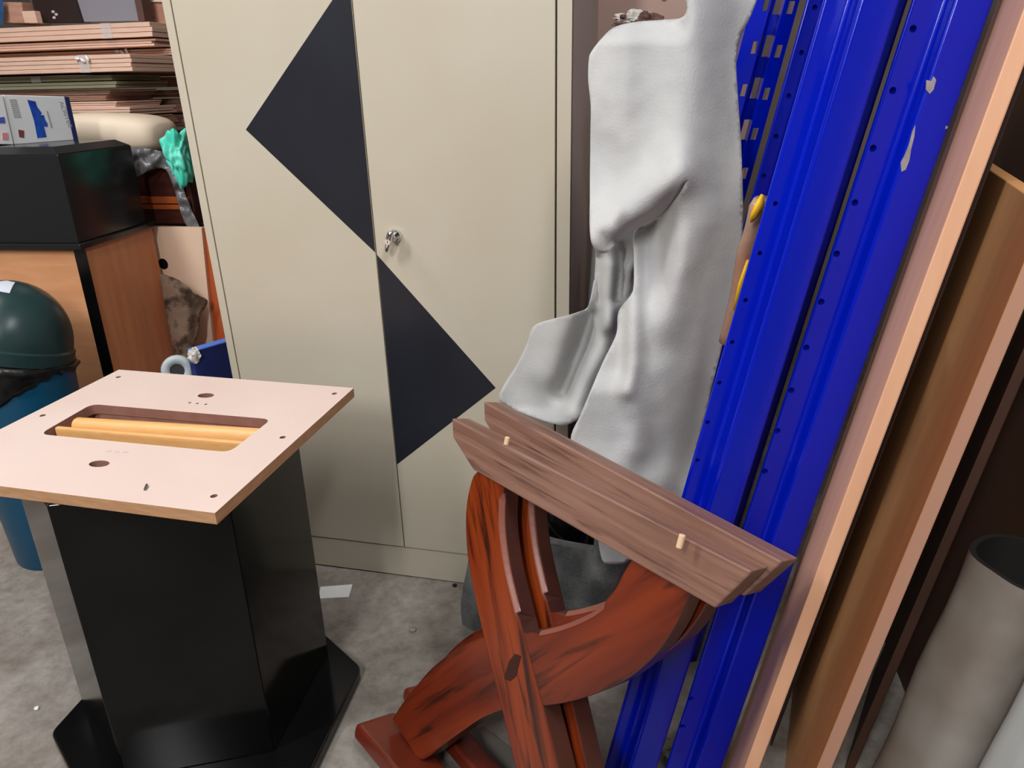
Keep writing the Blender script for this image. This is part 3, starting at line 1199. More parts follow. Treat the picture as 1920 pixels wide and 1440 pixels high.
# grey felt: a bulging folded length standing behind the trestles
def d_felt(p):
    y = 1.50
    y -= .05 * line_val(p, [(1100, 1000), (1130, 1080), (1140, 1200)], 50)
    y += .05 * sstep(1180, 1260, p.x)
    y += .05 * line_val(p, [(1058, 1010), (1068, 1120)], 14)
    y += nz(p, .02, .012)
    return y


bm = bmesh.new()
fz0, fz1 = 0, .28
pl = [Wy(868, 1150, 1.60), Wy(960, 1150, 1.50), Wy(1060, 1100, 1.44), Wy(1110, 1080, 1.40), Wy(1180, 1080, 1.42), Wy(1240, 1080, 1.52)]
front = smoothline([V((p.x, p.y)) for p in pl], 5)
rings = []
NZ_ = 16
thick_ = .035
cols = []
for side in (0, 1):
    cols.append([])
    for i, p in enumerate(front):
        q = front[min(i + 1, len(front) - 1)] - front[max(i - 1, 0)]
        nrm = V((-q.y, q.x)).normalized()
        col = []
        for k in range(NZ_ + 1):
            h = .355 - .05 * (1 - i / len(front)) + .02 * sin(i * .5)
            z = k / NZ_ * h
            off = .02 * noise.noise(V((p.x * 9, z * 9, 1.7))) + .05 * (k / NZ_) ** 2
            off += thick_ * side * (1 if 0 < k < NZ_ else .7)
            col.append(bm.verts.new((p.x + nrm.x * off, p.y + nrm.y * off, z)))
        cols[side].append(col)
for side in (0, 1):
    for a, b_ in zip(cols[side], cols[side][1:]):
        for k in range(NZ_):
            bm.faces.new((a[k], b_[k], b_[k + 1], a[k + 1]))
for i in range(len(front) - 1):
    for k in (0, NZ_):
        bm.faces.new((cols[0][i][k], cols[0][i + 1][k], cols[1][i + 1][k], cols[1][i][k]))
for i in (0, len(front) - 1):
    for k in range(NZ_):
        bm.faces.new((cols[0][i][k], cols[0][i][k + 1], cols[1][i][k + 1], cols[1][i][k]))
fo = obj('felt_mat', bm, FELT, auto=60)
tag(fo, 'dark grey felt mat standing on edge behind the trestles below the draped cloth', 'felt mat')

# black plastic scrap between felt and cloth
bm = bmesh.new()
c = Wy(1062, 972, 1.62)
bmesh.ops.create_icosphere(bm, subdivisions=4, radius=.085)
for v in bm.verts:
    k = 1 + .25 * noise.noise(v.co * 18) + .12 * noise.noise(v.co * 40)
    v.co = V((v.co.x * .7 * k, v.co.y * .6 * k, v.co.z * k))
bl = obj('bin_bag', bm, BINBAG, smooth=True)
bl.location = c
tag(bl, 'crumpled black plastic bag in the shadow behind the trestle legs', 'bag')

# ------------------------------------------------------------------ yellow strap in clear wrap
bm = bmesh.new()
pts = [Wy(1428, 372, 1.20), Wy(1418, 420, 1.21), Wy(1404, 470, 1.22), Wy(1388, 560, 1.23), Wy(1368, 640, 1.24)]
wr = thing('wrapped_bundle', 'clear-wrapped bundle with a yellow strip, wedged between grey cloth and blue beam', 'bundle', pts[2])
tube(bm, [p - pts[2] for p in smoothline(pts, 4)], [.016] + [.022] * 6 + [.024] * 10, 14, flat=.7)
obj('plastic_wrap', bm, WRAP, wr, smooth=True)
for st_, ra2 in ((((1430, 366, 1.17), (1424, 384, 1.165), (1414, 405, 1.168), (1409, 416, 1.175)), [.005, .010, .009, .003]),
                 (((1404, 488, 1.185), (1392, 530, 1.19), (1380, 580, 1.20)), [.006, .010, .008])):
    bm = bmesh.new()
    tube(bm, [Wy(*q) - pts[2] for q in st_], ra2, 10, flat=.5)
    obj('yellow_strip', bm, YELLOW, wr, smooth=True)

# ------------------------------------------------------------------ fibreboard behind the cabinet and small bits there
def vpanel(name, label, cat, px0, px1, rowref, v, z0, z1, th, m, hole=None):
    a, b_ = to_room(Wv(px0, rowref, v)).x, to_room(Wv(px1, rowref, v)).x
    o = thing(name, label, cat) if False else None
    bm = bmesh.new()
    holes = []
    if hole:
        q = to_room(Wv(hole[0], hole[1], v))
        holes = [arc(q.x, q.z, hole[2], n=20)]
    plate(bm, [(a, z0), (b_, z0), (b_, z1), (a, z1)], holes, lambda p: (p[0], v, p[1]), lambda p: (p[0], v + th, p[1]), 0, 0, 1)
    o = obj(name, bm, [m, DARKGAP], mw=ro, bevel=.001)
    return tag(o, label, cat)


PINKMDF = mat('pinkish_fibreboard', (204, 172, 158), .7, col2=(196, 162, 148), scale=3)
vpanel('fibreboard_panel', 'tall pinkish fibreboard panel standing behind the cream cupboard and cloth', 'panel', 1119, 1420, 60, .62, 0, 2.2, .018, PINKMDF, (1246, -4, .009))
bm = bmesh.new()
c = Wy(1205, 46, 1.66)
bmesh.ops.create_icosphere(bm, subdivisions=5, radius=1)
for v in bm.verts:
    k = 1 + .35 * noise.noise(v.co * 2.6) + .3 * noise.noise(v.co * 6)
    v.co = V((v.co.x * .052, v.co.y * .02, v.co.z * .022 - v.co.x * .006)) * k
for f in bm.faces:
    q_ = f.calc_center_median()
    f.material_index = 1 if noise.noise(V((q_.x * 45, q_.y * 30, q_.z * 45))) > .1 and q_.x < .02 else 0
sc2 = obj('torn_wrapping', bm, [mat('brown_scrap', (92, 66, 60), .8), TORN])
sc2.location = c
tag(sc2, 'small torn brown and white scrap poking up behind the top of the grey cloth', 'scrap')
# narrow grey board edge in the dark slot between cupboard and cloth
bm = bmesh.new()
a0, a1 = Wy(1108, 470, 1.68), Wy(1090, 600, 1.68)
q = V((.012, 0, 0))
d_ = V((0, .05, 0))
p0 = slide(a0, 1.05)
lo_ = V((a1.x + (a1.x - a0.x) * 1.0, 1.68, 0))
hexa(bm, [lo_, lo_ + q, lo_ + q + d_, lo_ + d_, a0 + V((.01, 0, .1)), a0 + q + V((.01, 0, .1)), a0 + q + d_ + V((.01, 0, .1)), a0 + d_ + V((.01, 0, .1))])
o = obj('grey_batten', bm, mat('grey_batten', (120, 118, 116), .6))
tag(o, 'thin grey batten in the dark gap between cream cupboard and grey cloth', 'batten')

# ------------------------------------------------------------------ floor litter
bm = bmesh.new()
pp = [Wz(*q, .0015) for q in ((601, 1100), (661, 1097), (654, 1119), (597, 1122))]
prism(bm, [V((p.x, p.y, .0005)) for p in pp], [V((p.x, p.y, .0012 + .003 * (i == 1))) for i, p in enumerate(pp)])
tag(obj('paper_scrap', bm, PAPER), 'white rectangular scrap of paper on the floor beside the pedestal', 'paper')


def pebble(px, py, r, label, m=STONE, group='crumbs of grit on the floor'):
    bm = bmesh.new()
    bmesh.ops.create_icosphere(bm, subdivisions=2, radius=r)
    for v in bm.verts:
        v.co *= 1 + .4 * noise.noise(v.co * 90 + V((px, py, 0)))
        v.co.z *= .55
    o = obj('grit_crumb', bm, m, smooth=True)
    p = Wz(px, py, 0)
    o.location = (p.x, p.y, r * .45)
    tag(o, label, 'grit', group)


pebble(774, 1182, .009, 'pale crumb of grit on the floor between the paper scrap and the trestle')
pebble(70, 1329, .006, 'white crumb of grit on the bare floor beside the black pedestal base', PAPER)
pebble(853, 1099, .007, 'dark crumb of grit at the foot of the cream cupboard', DARKGAP)
bm = bmesh.new()
bmesh.ops.create_icosphere(bm, subdivisions=4, radius=.03)
for v in bm.verts:
    v.co *= 1 + .6 * noise.noise(v.co * 45) + .25 * noise.noise(v.co * 110)
    v.co.z *= .8
o = obj('crumpled_paper', bm, mat('greenish_paper', (138, 136, 108), .8, col2=(160, 156, 136), scale=30), smooth=False)
p = Wz(1266, 1405, .02)
o.location = (p.x, p.y, .022)
tag(o, 'crumpled greenish paper on the floor between the feet of two blue beams', 'paper')
bm = bmesh.new()
pp = [Wz(*q, .004) for q in ((835, 1385), (905, 1360), (1010, 1440), (1000, 1560), (880, 1480))]
prism(bm, [V((p.x, p.y, .0)) for p in pp], [V((p.x, p.y, .003)) for p in pp])
tag(obj('grey_card', bm, mat('grey_card', (112, 108, 104), .8), bevel=.002), 'flat grey card on the floor under the trestle feet', 'card')

# ------------------------------------------------------------------ lectern in the background
LC = Wy(150, 468, 2.22)                      # lower front corner of its black top
lz = LC.z
# directions of its faces
dR = (Wz(290, 425, lz) - Wz(155, 468, lz))
dR = V((dR.x, dR.y, 0)).normalized()
dF = V((-dR.y, dR.x, 0))                     # to the left along the front
LM = M(((-dF.x, dR.x, 0, LC.x), (-dF.y, dR.y, 0, LC.y), (0, 0, 1, 0), (0, 0, 0, 1)))
LMi = LM.inverted()
lec = thing('lectern', 'cherry veneer lectern with black corner strips and a black box top, behind the bin', 'lectern', mw=LM)


def ll(p):
    return LMi @ p


dep = max(ll(Wz(290, 425, lz)).y, .25)
WID = .62
ZL = Wy(110, 276, 2.22).z
post = .022
# body
bm = bmesh.new()
box(bm, -WID + .03, -post, .004, .02, .03, lz)
obj('front_panel', bm, CHERRY, lec)
bm = bmesh.new()
box(bm, -post, -.003, post, dep, .03, lz)
obj('side_panel', bm, CHERRY2, lec)
bm = bmesh.new()
prism(bm, [(x, y, .03) for x, y in ((-post, 0), (.001, post), (-.02, post + .004), (-post - .004, .02))], [(x, y, lz) for x, y in ((-post, 0), (.001, post), (-.02, post + .004), (-post - .004, .02))])
obj('corner_strip', bm, BLACKLAM, lec)
bm = bmesh.new()
box(bm, -WID - .02, .03, -.03, dep + .02, 0, .03)
obj('base_plate', bm, BLACKLAM, lec, bevel=.004)
# black box top with slanted lid edge
tx = ll(Wy(110, 280, 2.22)).x
bm = bmesh.new()
o_ = .012
bot = [(-WID, -o_), (o_, -o_), (o_, dep + .0), (-WID, dep)]
prism(bm, [(x, y, lz) for x, y in bot], [(x, y, lz + .018) for x, y in bot])
bot2 = [(-WID, 0), (0, 0), (0, dep - .03), (-WID, dep - .03)]
prism(bm, [(x, y, lz + .018) for x, y in bot2], [(x, y, ZL - .020) for x, y in bot2])
cap = .03
prism(bm, [(x, y, ZL - .020) for x, y in bot2], [(-WID, cap, ZL), (-cap, cap, ZL), (-cap, dep - .03 - cap, ZL), (-WID, dep - .03 - cap, ZL)])
obj('box_top', bm, mat('black_top_laminate', (34, 35, 36), .22), lec, bevel=.003)

# ------------------------------------------------------------------ white picture box on the lectern
bq = Wz(27, 271, ZL)
f2 = Wz(147, 262, ZL)
bd = V((f2.x - bq.x, f2.y - bq.y, 0)).normalized()
bn = V((-bd.y, bd.x, 0))
WM = M(((bd.x, bn.x, 0, bq.x), (bd.y, bn.y, 0, bq.y), (0, 0, 1, ZL), (0, 0, 0, 1)))
wb = thing('glove_box', 'white carton with a blue picture and a blue end, lying on the black lectern top', 'carton', mw=WM)
WMi = WM.inverted()
Lx = (V((f2.x, f2.y, 0)) - V((bq.x, bq.y, 0))).length


def wp(px, py):                              # on the front face of the carton
    q = WMi @ Wp(px, py, bq, bn)
    return (q.x, q.z)


HB = wp(14, 183)[1]
kk = -.03
bm = bmesh.new()
# front face outline is a slanted parallelogram
o0, o1, o2, o3 = wp(27, 271), wp(139, 264), wp(121, 181), wp(6, 178)
prism(bm, [(p[0], 0, max(p[1], 0)) for p in (o0, o1, o2, o3)], [(p[0], .14, max(p[1], 0)) for p in (o0, o1, o2, o3)])
obj('carton_body', bm, WHITECARD, wb, bevel=.002)
bm = bmesh.new()
e1, e2 = wp(147, 264), wp(129, 182)
prism(bm, [(p[0], -.001, max(p[1], 0)) for p in (o1, e1, e2, o2)], [(p[0], .141, max(p[1], 0)) for p in (o1, e1, e2, o2)])
obj('end_band', bm, NAVY, wb)['label'] = 'dark blue end'


def printed(name, polys, m, par=wb):
    bm = bmesh.new()
    for pl in polys:
        q = [wp(*p) for p in pl]
        prism(bm, [(p[0], -.0009, p[1]) for p in q], [(p[0], .0005, p[1]) for p in q])
    return obj(name, bm, m, par)


printed('blue_picture', [[(51, 187), (60, 189), (66, 190), (69, 200), (73, 205), (78, 212), (76, 216), (82, 216), (84, 224), (89, 232), (89, 238), (82, 237), (84, 245), (87, 257), (70, 259), (64, 228), (57, 205)]], BLUEPRINT)
printed('grey_swoosh', [[(86, 207), (89, 208), (98, 239), (95, 240)]], GREYPRINT)
printed('barcode', [[(17 + i * 0 + .0 + (y - 186) * .27, y), (30 + (y - 186) * .27, y), (30 + (y + 2.6 - 186) * .27, y + 2.6), (17 + (y + 2.6 - 186) * .27, y + 2.6)] for y in (186, 190, 194, 198, 202, 206, 210, 214, 218)], GREYPRINT)
printed('red_square', [[(34, 243), (45, 245), (45, 259), (36, 257)]], REDPRINT)
# the faint word along the end of the carton, and its small grey marks
tc = bpy.data.curves.new('lettering', 'FONT')
tc.body = 'ACRITEC'
tc.size = .030
tc.extrude = .0004
tco = bpy.data.objects.new('lettering', tc)
C.objects.link(tco)
dg = bpy.context.evaluated_depsgraph_get()
tm = bpy.data.meshes.new_from_object(tco.evaluated_get(dg))
bpy.data.objects.remove(tco)
tm.materials.append(TXTPRINT)
txt = bpy.data.objects.new('lettering', tm)
C.objects.link(txt)
txt.parent = wb
p_a, p_b = wp(109, 190), wp(128, 240)
dx, dz = p_b[0] - p_a[0], p_b[1] - p_a[1]
ln = sqrt(dx * dx + dz * dz)
ux, uz = dx / ln, dz / ln
wtxt = max(v.co.x for v in tm.vertices)
k_ = ln / wtxt
txt.matrix_local = M(((ux * k_, -uz * k_, 0, p_a[0]), (0, 0, -1, -.0009), (uz * k_, ux * k_, 0, p_a[1]), (0, 0, 0, 1)))
# neighbouring carton, mostly out of the photo
bm = bmesh.new()
g0, g1, g2, g3 = wp(-90, 268), wp(25, 273), wp(4, 178), wp(-110, 178)
prism(bm, [(p[0], -.004, max(p[1], 0)) for p in (g0, g1, g2, g3)], [(p[0], .13, max(p[1], 0)) for p in (g0, (o0[0] - .003, 0), (o3[0] - .003, o3[1]), g3)])
wb2 = obj('white_carton', bm, WHITECARD, mw=WM, bevel=.002)
tag(wb2, 'white carton with a pink square cut off by the frame, beside the blue-picture carton', 'carton')
for pl, nm, m in (([(2, 249), (13, 249), (14, 262), (3, 262)], 'pink_square', mat('pink_print', (214, 140, 148), .5)),
                  ([(-8, 221), (6, 219), (8, 231), (-8, 231)], 'blue_square', mat('blue_print_plain', (70, 90, 180), .5))):
    bm = bmesh.new()
    q = [wp(*p) for p in pl]
    prism(bm, [(p[0], -.0055, p[1]) for p in q], [(p[0], -.0035, p[1]) for p in q])
    obj(nm, bm, m, wb2)

# ------------------------------------------------------------------ swing-lid bin
BC = Wy(8, 640, 2.0)
bin_ = thing('swing_bin', 'teal bin with a dark green dome lid and black liner at the photo edge', 'bin', (BC.x, BC.y, 0))
rb_ = (Wy(134, 655, 2.0) - BC)  .length * .86
zrim = Wy(8, 690, 2.0 - rb_ * .7).z
ztop = Wy(8, 541, 2.0).z + .02
bm = bmesh.new()
lathe(bm, [(rb_ * .78, 0), (rb_ * .8, .01), (rb_ * .98, zrim - .02), (rb_ * .98, zrim - .01)], 48)
obj('bin_body', bm, BINTEAL, bin_, auto=40)
bm = bmesh.new()
pr = [(rb_ * 1.03, zrim), (rb_ * 1.03, zrim + .035), (rb_ * .99, zrim + .04)]
hd_ = ztop - zrim - .04
for k in range(1, 15):
    t = k / 15 * pi / 2
    pr.append((rb_ * .99 * cos(t), zrim + .04 + hd_ * sin(t)))
lathe(bm, pr + [(.004, ztop)], 56)
tilt = M.Translation((0, 0, zrim)) @ M.Rotation(R(14), 4, 'Y') @ M.Rotation(R(-13), 4, 'X') @ M.Translation((0, 0, -zrim))
dome = obj('dome_lid', bm, BINGREEN, bin_, auto=40, mw=tilt)
bm = bmesh.new()
n = 90
rings = []
for k in range(8):
    ring = []
    for i in range(n):
        t = 2 * pi * i / n
        w = noise.noise(V((cos(t) * 4, sin(t) * 4, k * .5)))
        top = -.25 * rb_ * cos(t) - .225 * rb_ * sin(t) + .006
        low = -.035 - .085 * (1 - cos(t)) * (1 if sin(t) < 0 else .6)
        zz = top + (min(low, top - .02) - top) * k / 7
        rr = (.985, 1.03, 1.06, 1.07, 1.06, 1.05, 1.03, 1.0)[k] + .05 * w * (0 < k)
        ring.append(bm.verts.new((rb_ * rr * cos(t), rb_ * rr * sin(t), zrim + zz + .012 * noise.noise(V((cos(t) * 7, sin(t) * 7, 9))) * (k > 5))))
    rings.append(ring)
for A, Bv in zip(rings, rings[1:]):
    for i in range(n):
        bm.faces.new((A[i], A[(i + 1) % n], Bv[(i + 1) % n], Bv[i]))
lin_ = obj('bin_liner', bm, BINBAG, bin_, smooth=True)
md = lin_.modifiers.new('thick', 'SOLIDIFY')
md.thickness = .003
# pale sticker on the dome
bm = bmesh.new()
for i in range(7):
    pass
gl = [[None] * 6 for _ in range(6)]
cz = zrim + .04
for i in range(6):
    for j in range(6):
        ph = R(-125 + i * 11)
        el = R(58 + j * 4.6)
        rx = rb_ * .99 + .0015
        gl[i][j] = bm.verts.new((rx * cos(el) * cos(ph), rx * cos(el) * sin(ph), cz + (hd_ + .0015) * sin(el)))
for i in range(5):
    for j in range(5):
        bm.faces.new((gl[i][j], gl[i + 1][j], gl[i + 1][j + 1], gl[i][j + 1]))
st = obj('sticker', bm, mat('pale_sticker', (206, 210, 222), .4), dome, smooth=True)

# ------------------------------------------------------------------ things behind lectern: case, pad, bags, panels
def quad_box(name, label, cat, px, v, th, m, group=None, bevel=.002, zmin=-9):
    """A flat piece facing the room: four photo points on plane v, extruded away by th."""
    q = [to_room(Wv(*p, v)) for p in px]
    for p in q:
        p.z = max(p.z, zmin)
    bm = bmesh.new()
    prism(bm, [(p.x, v, p.z) for p in q], [(p.x, v + th, p.z) for p in q])
    o = obj(name, bm, m, mw=ro, bevel=bevel)
    if label:
        tag(o, label, cat, group)
    return o


VV = .62
case_px = [(262, 300), (352, 318), (372, 412), (268, 428)]
q = [to_room(Wv(*p, VV)) for p in case_px]
cs = thing('wooden_case', 'dark red wooden case with an orange band, behind the black lectern top', 'case', RM(q[0].x, VV, 0))
csM = ro
rel = cs.matrix_world.inverted()
x0, x1 = to_room(Wv(200, 360, VV)).x, to_room(Wv(366, 400, VV)).x
z0, z1 = to_room(Wv(320, 421, VV)).z, to_room(Wv(320, 312, VV)).z
CSM = M.Translation(-cs.location) @ ro
bm = bmesh.new()
box(bm, x0, x1, VV, VV + .28, z0, z1)
obj('case_body', bm, DARKRED, cs, mw=CSM, bevel=.006)
za, zb_ = to_room(Wv(320, 372, VV)).z, to_room(Wv(320, 386, VV)).z
bm = bmesh.new()
box(bm, x0 + .01, x1 - .012, VV - .004, VV + .01, zb_ + .008, za + .006)
box(bm, x0 + .01, x1 - .012, VV - .004, VV + .01, zb_ - .012, zb_ + .004)
obj('orange_band', bm, ORBAND, cs, mw=CSM, bevel=.002)
ZCASE = z0


# grey film draped over the case, its rim along the case's edge
def crumple_sheet(name, label, cat, outline, y0, m, amp, par=None, step=6, fn=None, thick=.002):
    bm = bmesh.new()
    sheet(bm, outline, lambda p: y0 + (fn(p) if fn else 0) + amp * noise.noise(V((p.x * .06, p.y * .06, 2.2))) + amp * .5 * noise.noise(V((p.x * .17, p.y * .13, 5.2))), step)
    c = sum((v.co for v in bm.verts), V()) / len(bm.verts)
    bmesh.ops.translate(bm, verts=bm.verts[:], vec=-c)
    o = obj(name, bm, m, smooth=True)
    o.location = c
    md = o.modifiers.new('thick', 'SOLIDIFY')
    md.thickness = thick
    tag(o, label, cat)
    return o


yc = Wv(320, 360, VV).y
film = crumple_sheet('plastic_sheet', 'crinkled grey plastic sheet hanging over the dark red wooden case', 'plastic sheet',
                     [(238, 276), (275, 278), (312, 288), (322, 305), (340, 345), (358, 390), (376, 432), (368, 438), (352, 428), (338, 395), (325, 350), (310, 318), (285, 318), (250, 332), (240, 310)], yc - .03, GREYFILM, .02, step=5)
# cream pad
PV = .78
pcn = Wv(215, 250, PV)
bm = bmesh.new()
hw = (Wv(316, 250, PV) - Wv(120, 250, PV)).length / 2
hh = (Wv(230, 214, PV) - Wv(230, 282, PV)).length / 2
nx, nzv = 60, 20
prof = []
rings = []
for i in range(nx + 1):
    t = -1 + 2 * i / nx
    wx = (1 - abs(t) ** 5.0) ** .28
    ring = []
    for k in range(nzv):
        a = 2 * pi * k / nzv
        c, s_ = cos(a), sin(a)
        ring.append(bm.verts.new((t * hw, .11 * abs(c) ** .7 * (1 if c > 0 else -1) * max(wx, .02), hh * abs(s_) ** .6 * (1 if s_ > 0 else -1) * max(wx, .02) + .006 * (1 - t * t))))
    rings.append(ring)
for A, Bv in zip(rings, rings[1:]):
    for k in range(nzv):
        bm.faces.new((A[k], A[(k + 1) % nzv], Bv[(k + 1) % nzv], Bv[k]))
bm.faces.new(rings[0][::-1])
bm.faces.new(rings[-1])
pad = obj('foam_pad', bm, CREAMFOAM, smooth=True)
pad.matrix_world = M.Translation(pcn) @ M.Rotation(YAW, 4, 'Z') @ M.Rotation(R(2), 4, 'Y')
tag(pad, 'cream rounded foam pad lying behind the white carton', 'foam pad')


# turquoise bag
def blob(name, label, cat, c, sx, sy, sz, m, f1=9, a1=.3, f2=26, a2=.14, smooth=True, sub=5):
    bm = bmesh.new()
    bmesh.ops.create_icosphere(bm, subdivisions=sub, radius=1)
    for v in bm.verts:
        k = 1 + a1 * noise.noise(v.co * f1 * .25) + a2 * noise.noise(v.co * f2 * .25) - a2 * .8 * abs(noise.noise(v.co * 2.2 + V((4, 1, 2))))
        v.co = V((v.co.x * sx, v.co.y * sy, v.co.z * sz)) * k
    o = obj(name, bm, m, smooth=smooth)
    o.location = c
    tag(o, label, cat)
    return o


tqc = Wv(338, 294, .57)
blob('plastic_bag', 'crumpled turquoise plastic bag squeezed between foam pad and cream cupboard', 'bag', tqc, .040, .05, .082, TURQ, 6, .45, 13, .30)
quad_box('white_box', 'small white block under the turquoise bag beside the cream cupboard', 'block', [(343, 331), (366, 332), (366, 345), (346, 346)], .66, .08, WHITECARD)

# cream panel with a round hole, leaning under the case
PVV = .588
q = [to_room(Wv(*p, PVV)) for p in ((270, 424), (375, 412), (392, 700), (300, 700))]
hq = to_room(Wv(306, 495, PVV))
bm = bmesh.new()
outl = [(q[0].x, ZCASE - .003), (q[1].x, ZCASE - .003), (q[2].x, 0), (q[3].x - .02, 0)]
plate(bm, outl, [arc(hq.x, hq.z, (Wv(315, 495, PVV) - Wv(297, 495, PVV)).length / 2, n=24)], lambda p: (p[0], PVV, p[1]), lambda p: (p[0], PVV + .018, p[1]), 0, 0, 1)
o = obj('cream_panel', bm, [mat('cream_laminate', (236, 204, 178), .5), DARKGAP], mw=ro)
tag(o, 'cream board with a round black hole standing between lectern and cupboard', 'panel')
zt_ = ZCASE - .003
bm = bmesh.new()
box(bm, q[0].x, q[1].x - .02, PVV + .05, PVV + .065, 0, zt_)
tag(obj('backing_board', bm, DKBROWN, mw=ro), 'dark backing board close behind the cream board with the hole', 'panel')
quad_box('cherry_plank', 'orange wooden plank upright against the side of the cream cupboard', 'plank', [(378, 330), (400, 330), (480, 760), (397, 760)], .600, .016, ORANGEWOOD)

# patterned rug hanging over
yr = Wv(340, 580, .50).y


def rugd(p):
    return .03 * sstep(370, 395, p.x) - .02 * line_val(p, [(335, 540), (350, 600), (352, 680)], 20) + .02 * line_val(p, [(375, 580), (365, 680)], 14)


rug = crumple_sheet('patterned_rug', 'rolled brown patterned rug standing below the cream board with the hole', 'rug',
                    [(298, 514), (320, 520), (345, 532), (366, 552), (388, 562), (386, 575), (376, 590), (372, 625), (364, 655), (376, 690), (385, 760), (346, 760), (328, 670), (316, 610), (306, 560)], yr, RUG, .006, fn=rugd, thick=.008, step=5)

# blue box with torn corner and the castor beside it
BV = .10
b0, b1 = Wv(361, 660, BV), Wv(425, 632, BV + .10)
zt = b0.z
bx = thing('blue_box', 'dark blue cardboard box with a torn corner, between pedestal board and cupboard', 'box', (b0.x, b0.y, 0))
bb = V((b1.x - b0.x, b1.y - b0.y, 0)).normalized()
fz = V((-bb.y, bb.x, 0))
BX = M(((bb.x, fz.x, 0, 0), (bb.y, fz.y, 0, 0), (0, 0, 1, 0), (0, 0, 0, 1)))
bm = bmesh.new()
box(bm, 0, .13, 0, .03, .0, zt)
obj('box_body', bm, BLUEBOX, bx, mw=BX)
bm = bmesh.new()
box(bm, .0, .13, -.0015, .0315, zt, zt + .003)
obj('box_rim', bm, BLUEEDGE, bx, mw=BX)
bm = bmesh.new()
bmesh.ops.create_icosphere(bm, subdivisions=3, radius=.017)
for v in bm.verts:
    v.co *= 1 + .5 * noise.noise(v.co * 120)
    v.co.z *= 1.3
bmesh.ops.translate(bm, verts=bm.verts[:], vec=(.006, .004, zt - .012))
obj('torn_corner', bm, TORN, bx, mw=BX)['label'] = 'torn white corner'

wc = Wv(333, 694, .12)
wh = thing('castor_wheel', 'pale grey castor wheel beside the torn dark blue box', 'castor', (wc.x, wc.y, 0))
rw = (Wv(333, 668, .12) - wc).length * 1.0
bm = bmesh.new()
ax = (V((.35, -1, .15))).normalized()
n = 40
a_ = ax.orthogonal().normalized()
b2 = ax.cross(a_)
rings = []
for k, (r_, t_) in enumerate(((.45, -.012), (.8, -.014), (.95, -.011), (1.0, -.004), (1.0, .004), (.95, .011), (.8, .014), (.45, .012))):
    rings.append([bm.verts.new(V((0, 0, wc.z)) + (a_ * cos(2 * pi * i / n) + b2 * sin(2 * pi * i / n)) * rw * r_ + ax * t_) for i in range(n)])
for A, Bv in zip(rings, rings[1:] + rings[:1]):
    for i in range(n):
        bm.faces.new((A[i], A[(i + 1) % n], Bv[(i + 1) % n], Bv[i]))
obj('tyre', bm, WHEELGREY, wh, smooth=True)
bm = bmesh.new()
cyl(bm, V((0, 0, wc.z)) - ax * .009, V((0, 0, wc.z)) + ax * .009, rw * .46, n=28)
obj('hub', bm, mat('dark_hub', (52, 50, 52), .5), wh, auto=40)
bm = bmesh.new()
tube(bm, [V((0, 0, wc.z)) + V((.0, .02, 0)), V((.03, .02, wc.z - .004)), V((.055, .02, wc.z - .01))], [.010, .013, .014], 12)
cyl(bm, V((.05, .02, wc.z - .012)), V((.05, .02, 0)), .014, n=16)
obj('fork', bm, WHEELGREY, wh, smooth=True)

# ------------------------------------------------------------------ stacked flat-packed cardboard
STK = 'strapped packs of flat cardboard in the stack'
packs = [  # photo: top row, bottom row, right end; room depth, length, run back, material, sheets, strap px
    (41, 71, 281, 1.06, 1.5, .42, CARD, 3, 197, 'topmost strapped cardboard pack of the stack, under the grey framed panel'),
    (72, 88, 287, 1.08, 1.5, .5, CARD, 3, None, 'cardboard pack second from the top of the stack'),
    (90, 104, 334, 1.16, 1.5, .5, CARD, 3, 229, 'long cardboard pack third from the top, with a glinting plastic strap'),
    (104, 137, 243, .92, 1.3, .36, CARD, 4, 155, 'thick cardboard pack jutting forward with glinting plastic straps'),
    (140, 152, 208, .98, 1.3, .5, CARDG, 2, 66, 'upper greenish pack in the middle of the cardboard stack'),
    (152, 166, 214, .97, 1.3, .6, CARDG, 2, None, 'lower greenish pack in the middle of the cardboard stack'),
    (167, 178, 201, 1.0, 1.3, .7, CARD2, 3, None, 'brown cardboard pack directly under the greenish packs'),
    (178, 189, 196, 1.0, 1.3, .8, CARD2, 3, None, 'brown cardboard pack behind the top of the white carton'),
    (189, 202, 214, 1.0, 1.3, .7, CARD, 3, None, 'pinkish cardboard pack behind the foam pad, second from its top edge'),
    (200, 217, 239, .99, 1.3, .6, CARD, 3, None, 'pinkish cardboard pack just above the cream foam pad'),
    (218, 236, 246, 1.0, 1.3, .8, CARD2, 4, None, 'cardboard pack low in the stack, mostly covered by the foam pad'),
    (237, 262, 250, 1.02, 1.3, .8, CARD2, 5, None, 'bottom visible cardboard pack behind the turquoise bag'),
]
extra = [  # deeper packs seen at the stack's right flank
    (121, 140, 345, 1.40, .5, .25, CARD2, 4, None, 'short cardboard pack at the flank of the stack beside the cupboard edge, upper one'),
    (142, 165, 350, 1.38, .5, .25, CARD2, 4, None, 'short cardboard pack at the flank of the stack beside the cupboard edge, lower one'),
    (170, 187, 312, 1.34, .4, .3, CARD2, 2, None, 'blocky cardboard pack at the flank above the foam pad end'),
    (189, 219, 345, 1.36, .4, .3, CARD2, 3, None, 'cardboard pack at the flank behind the blocky one, touching the cupboard edge'),
    (221, 248, 360, 1.36, .5, .3, CARD2, 3, None, 'lowest cardboard pack at the flank above the turquoise bag'),
]
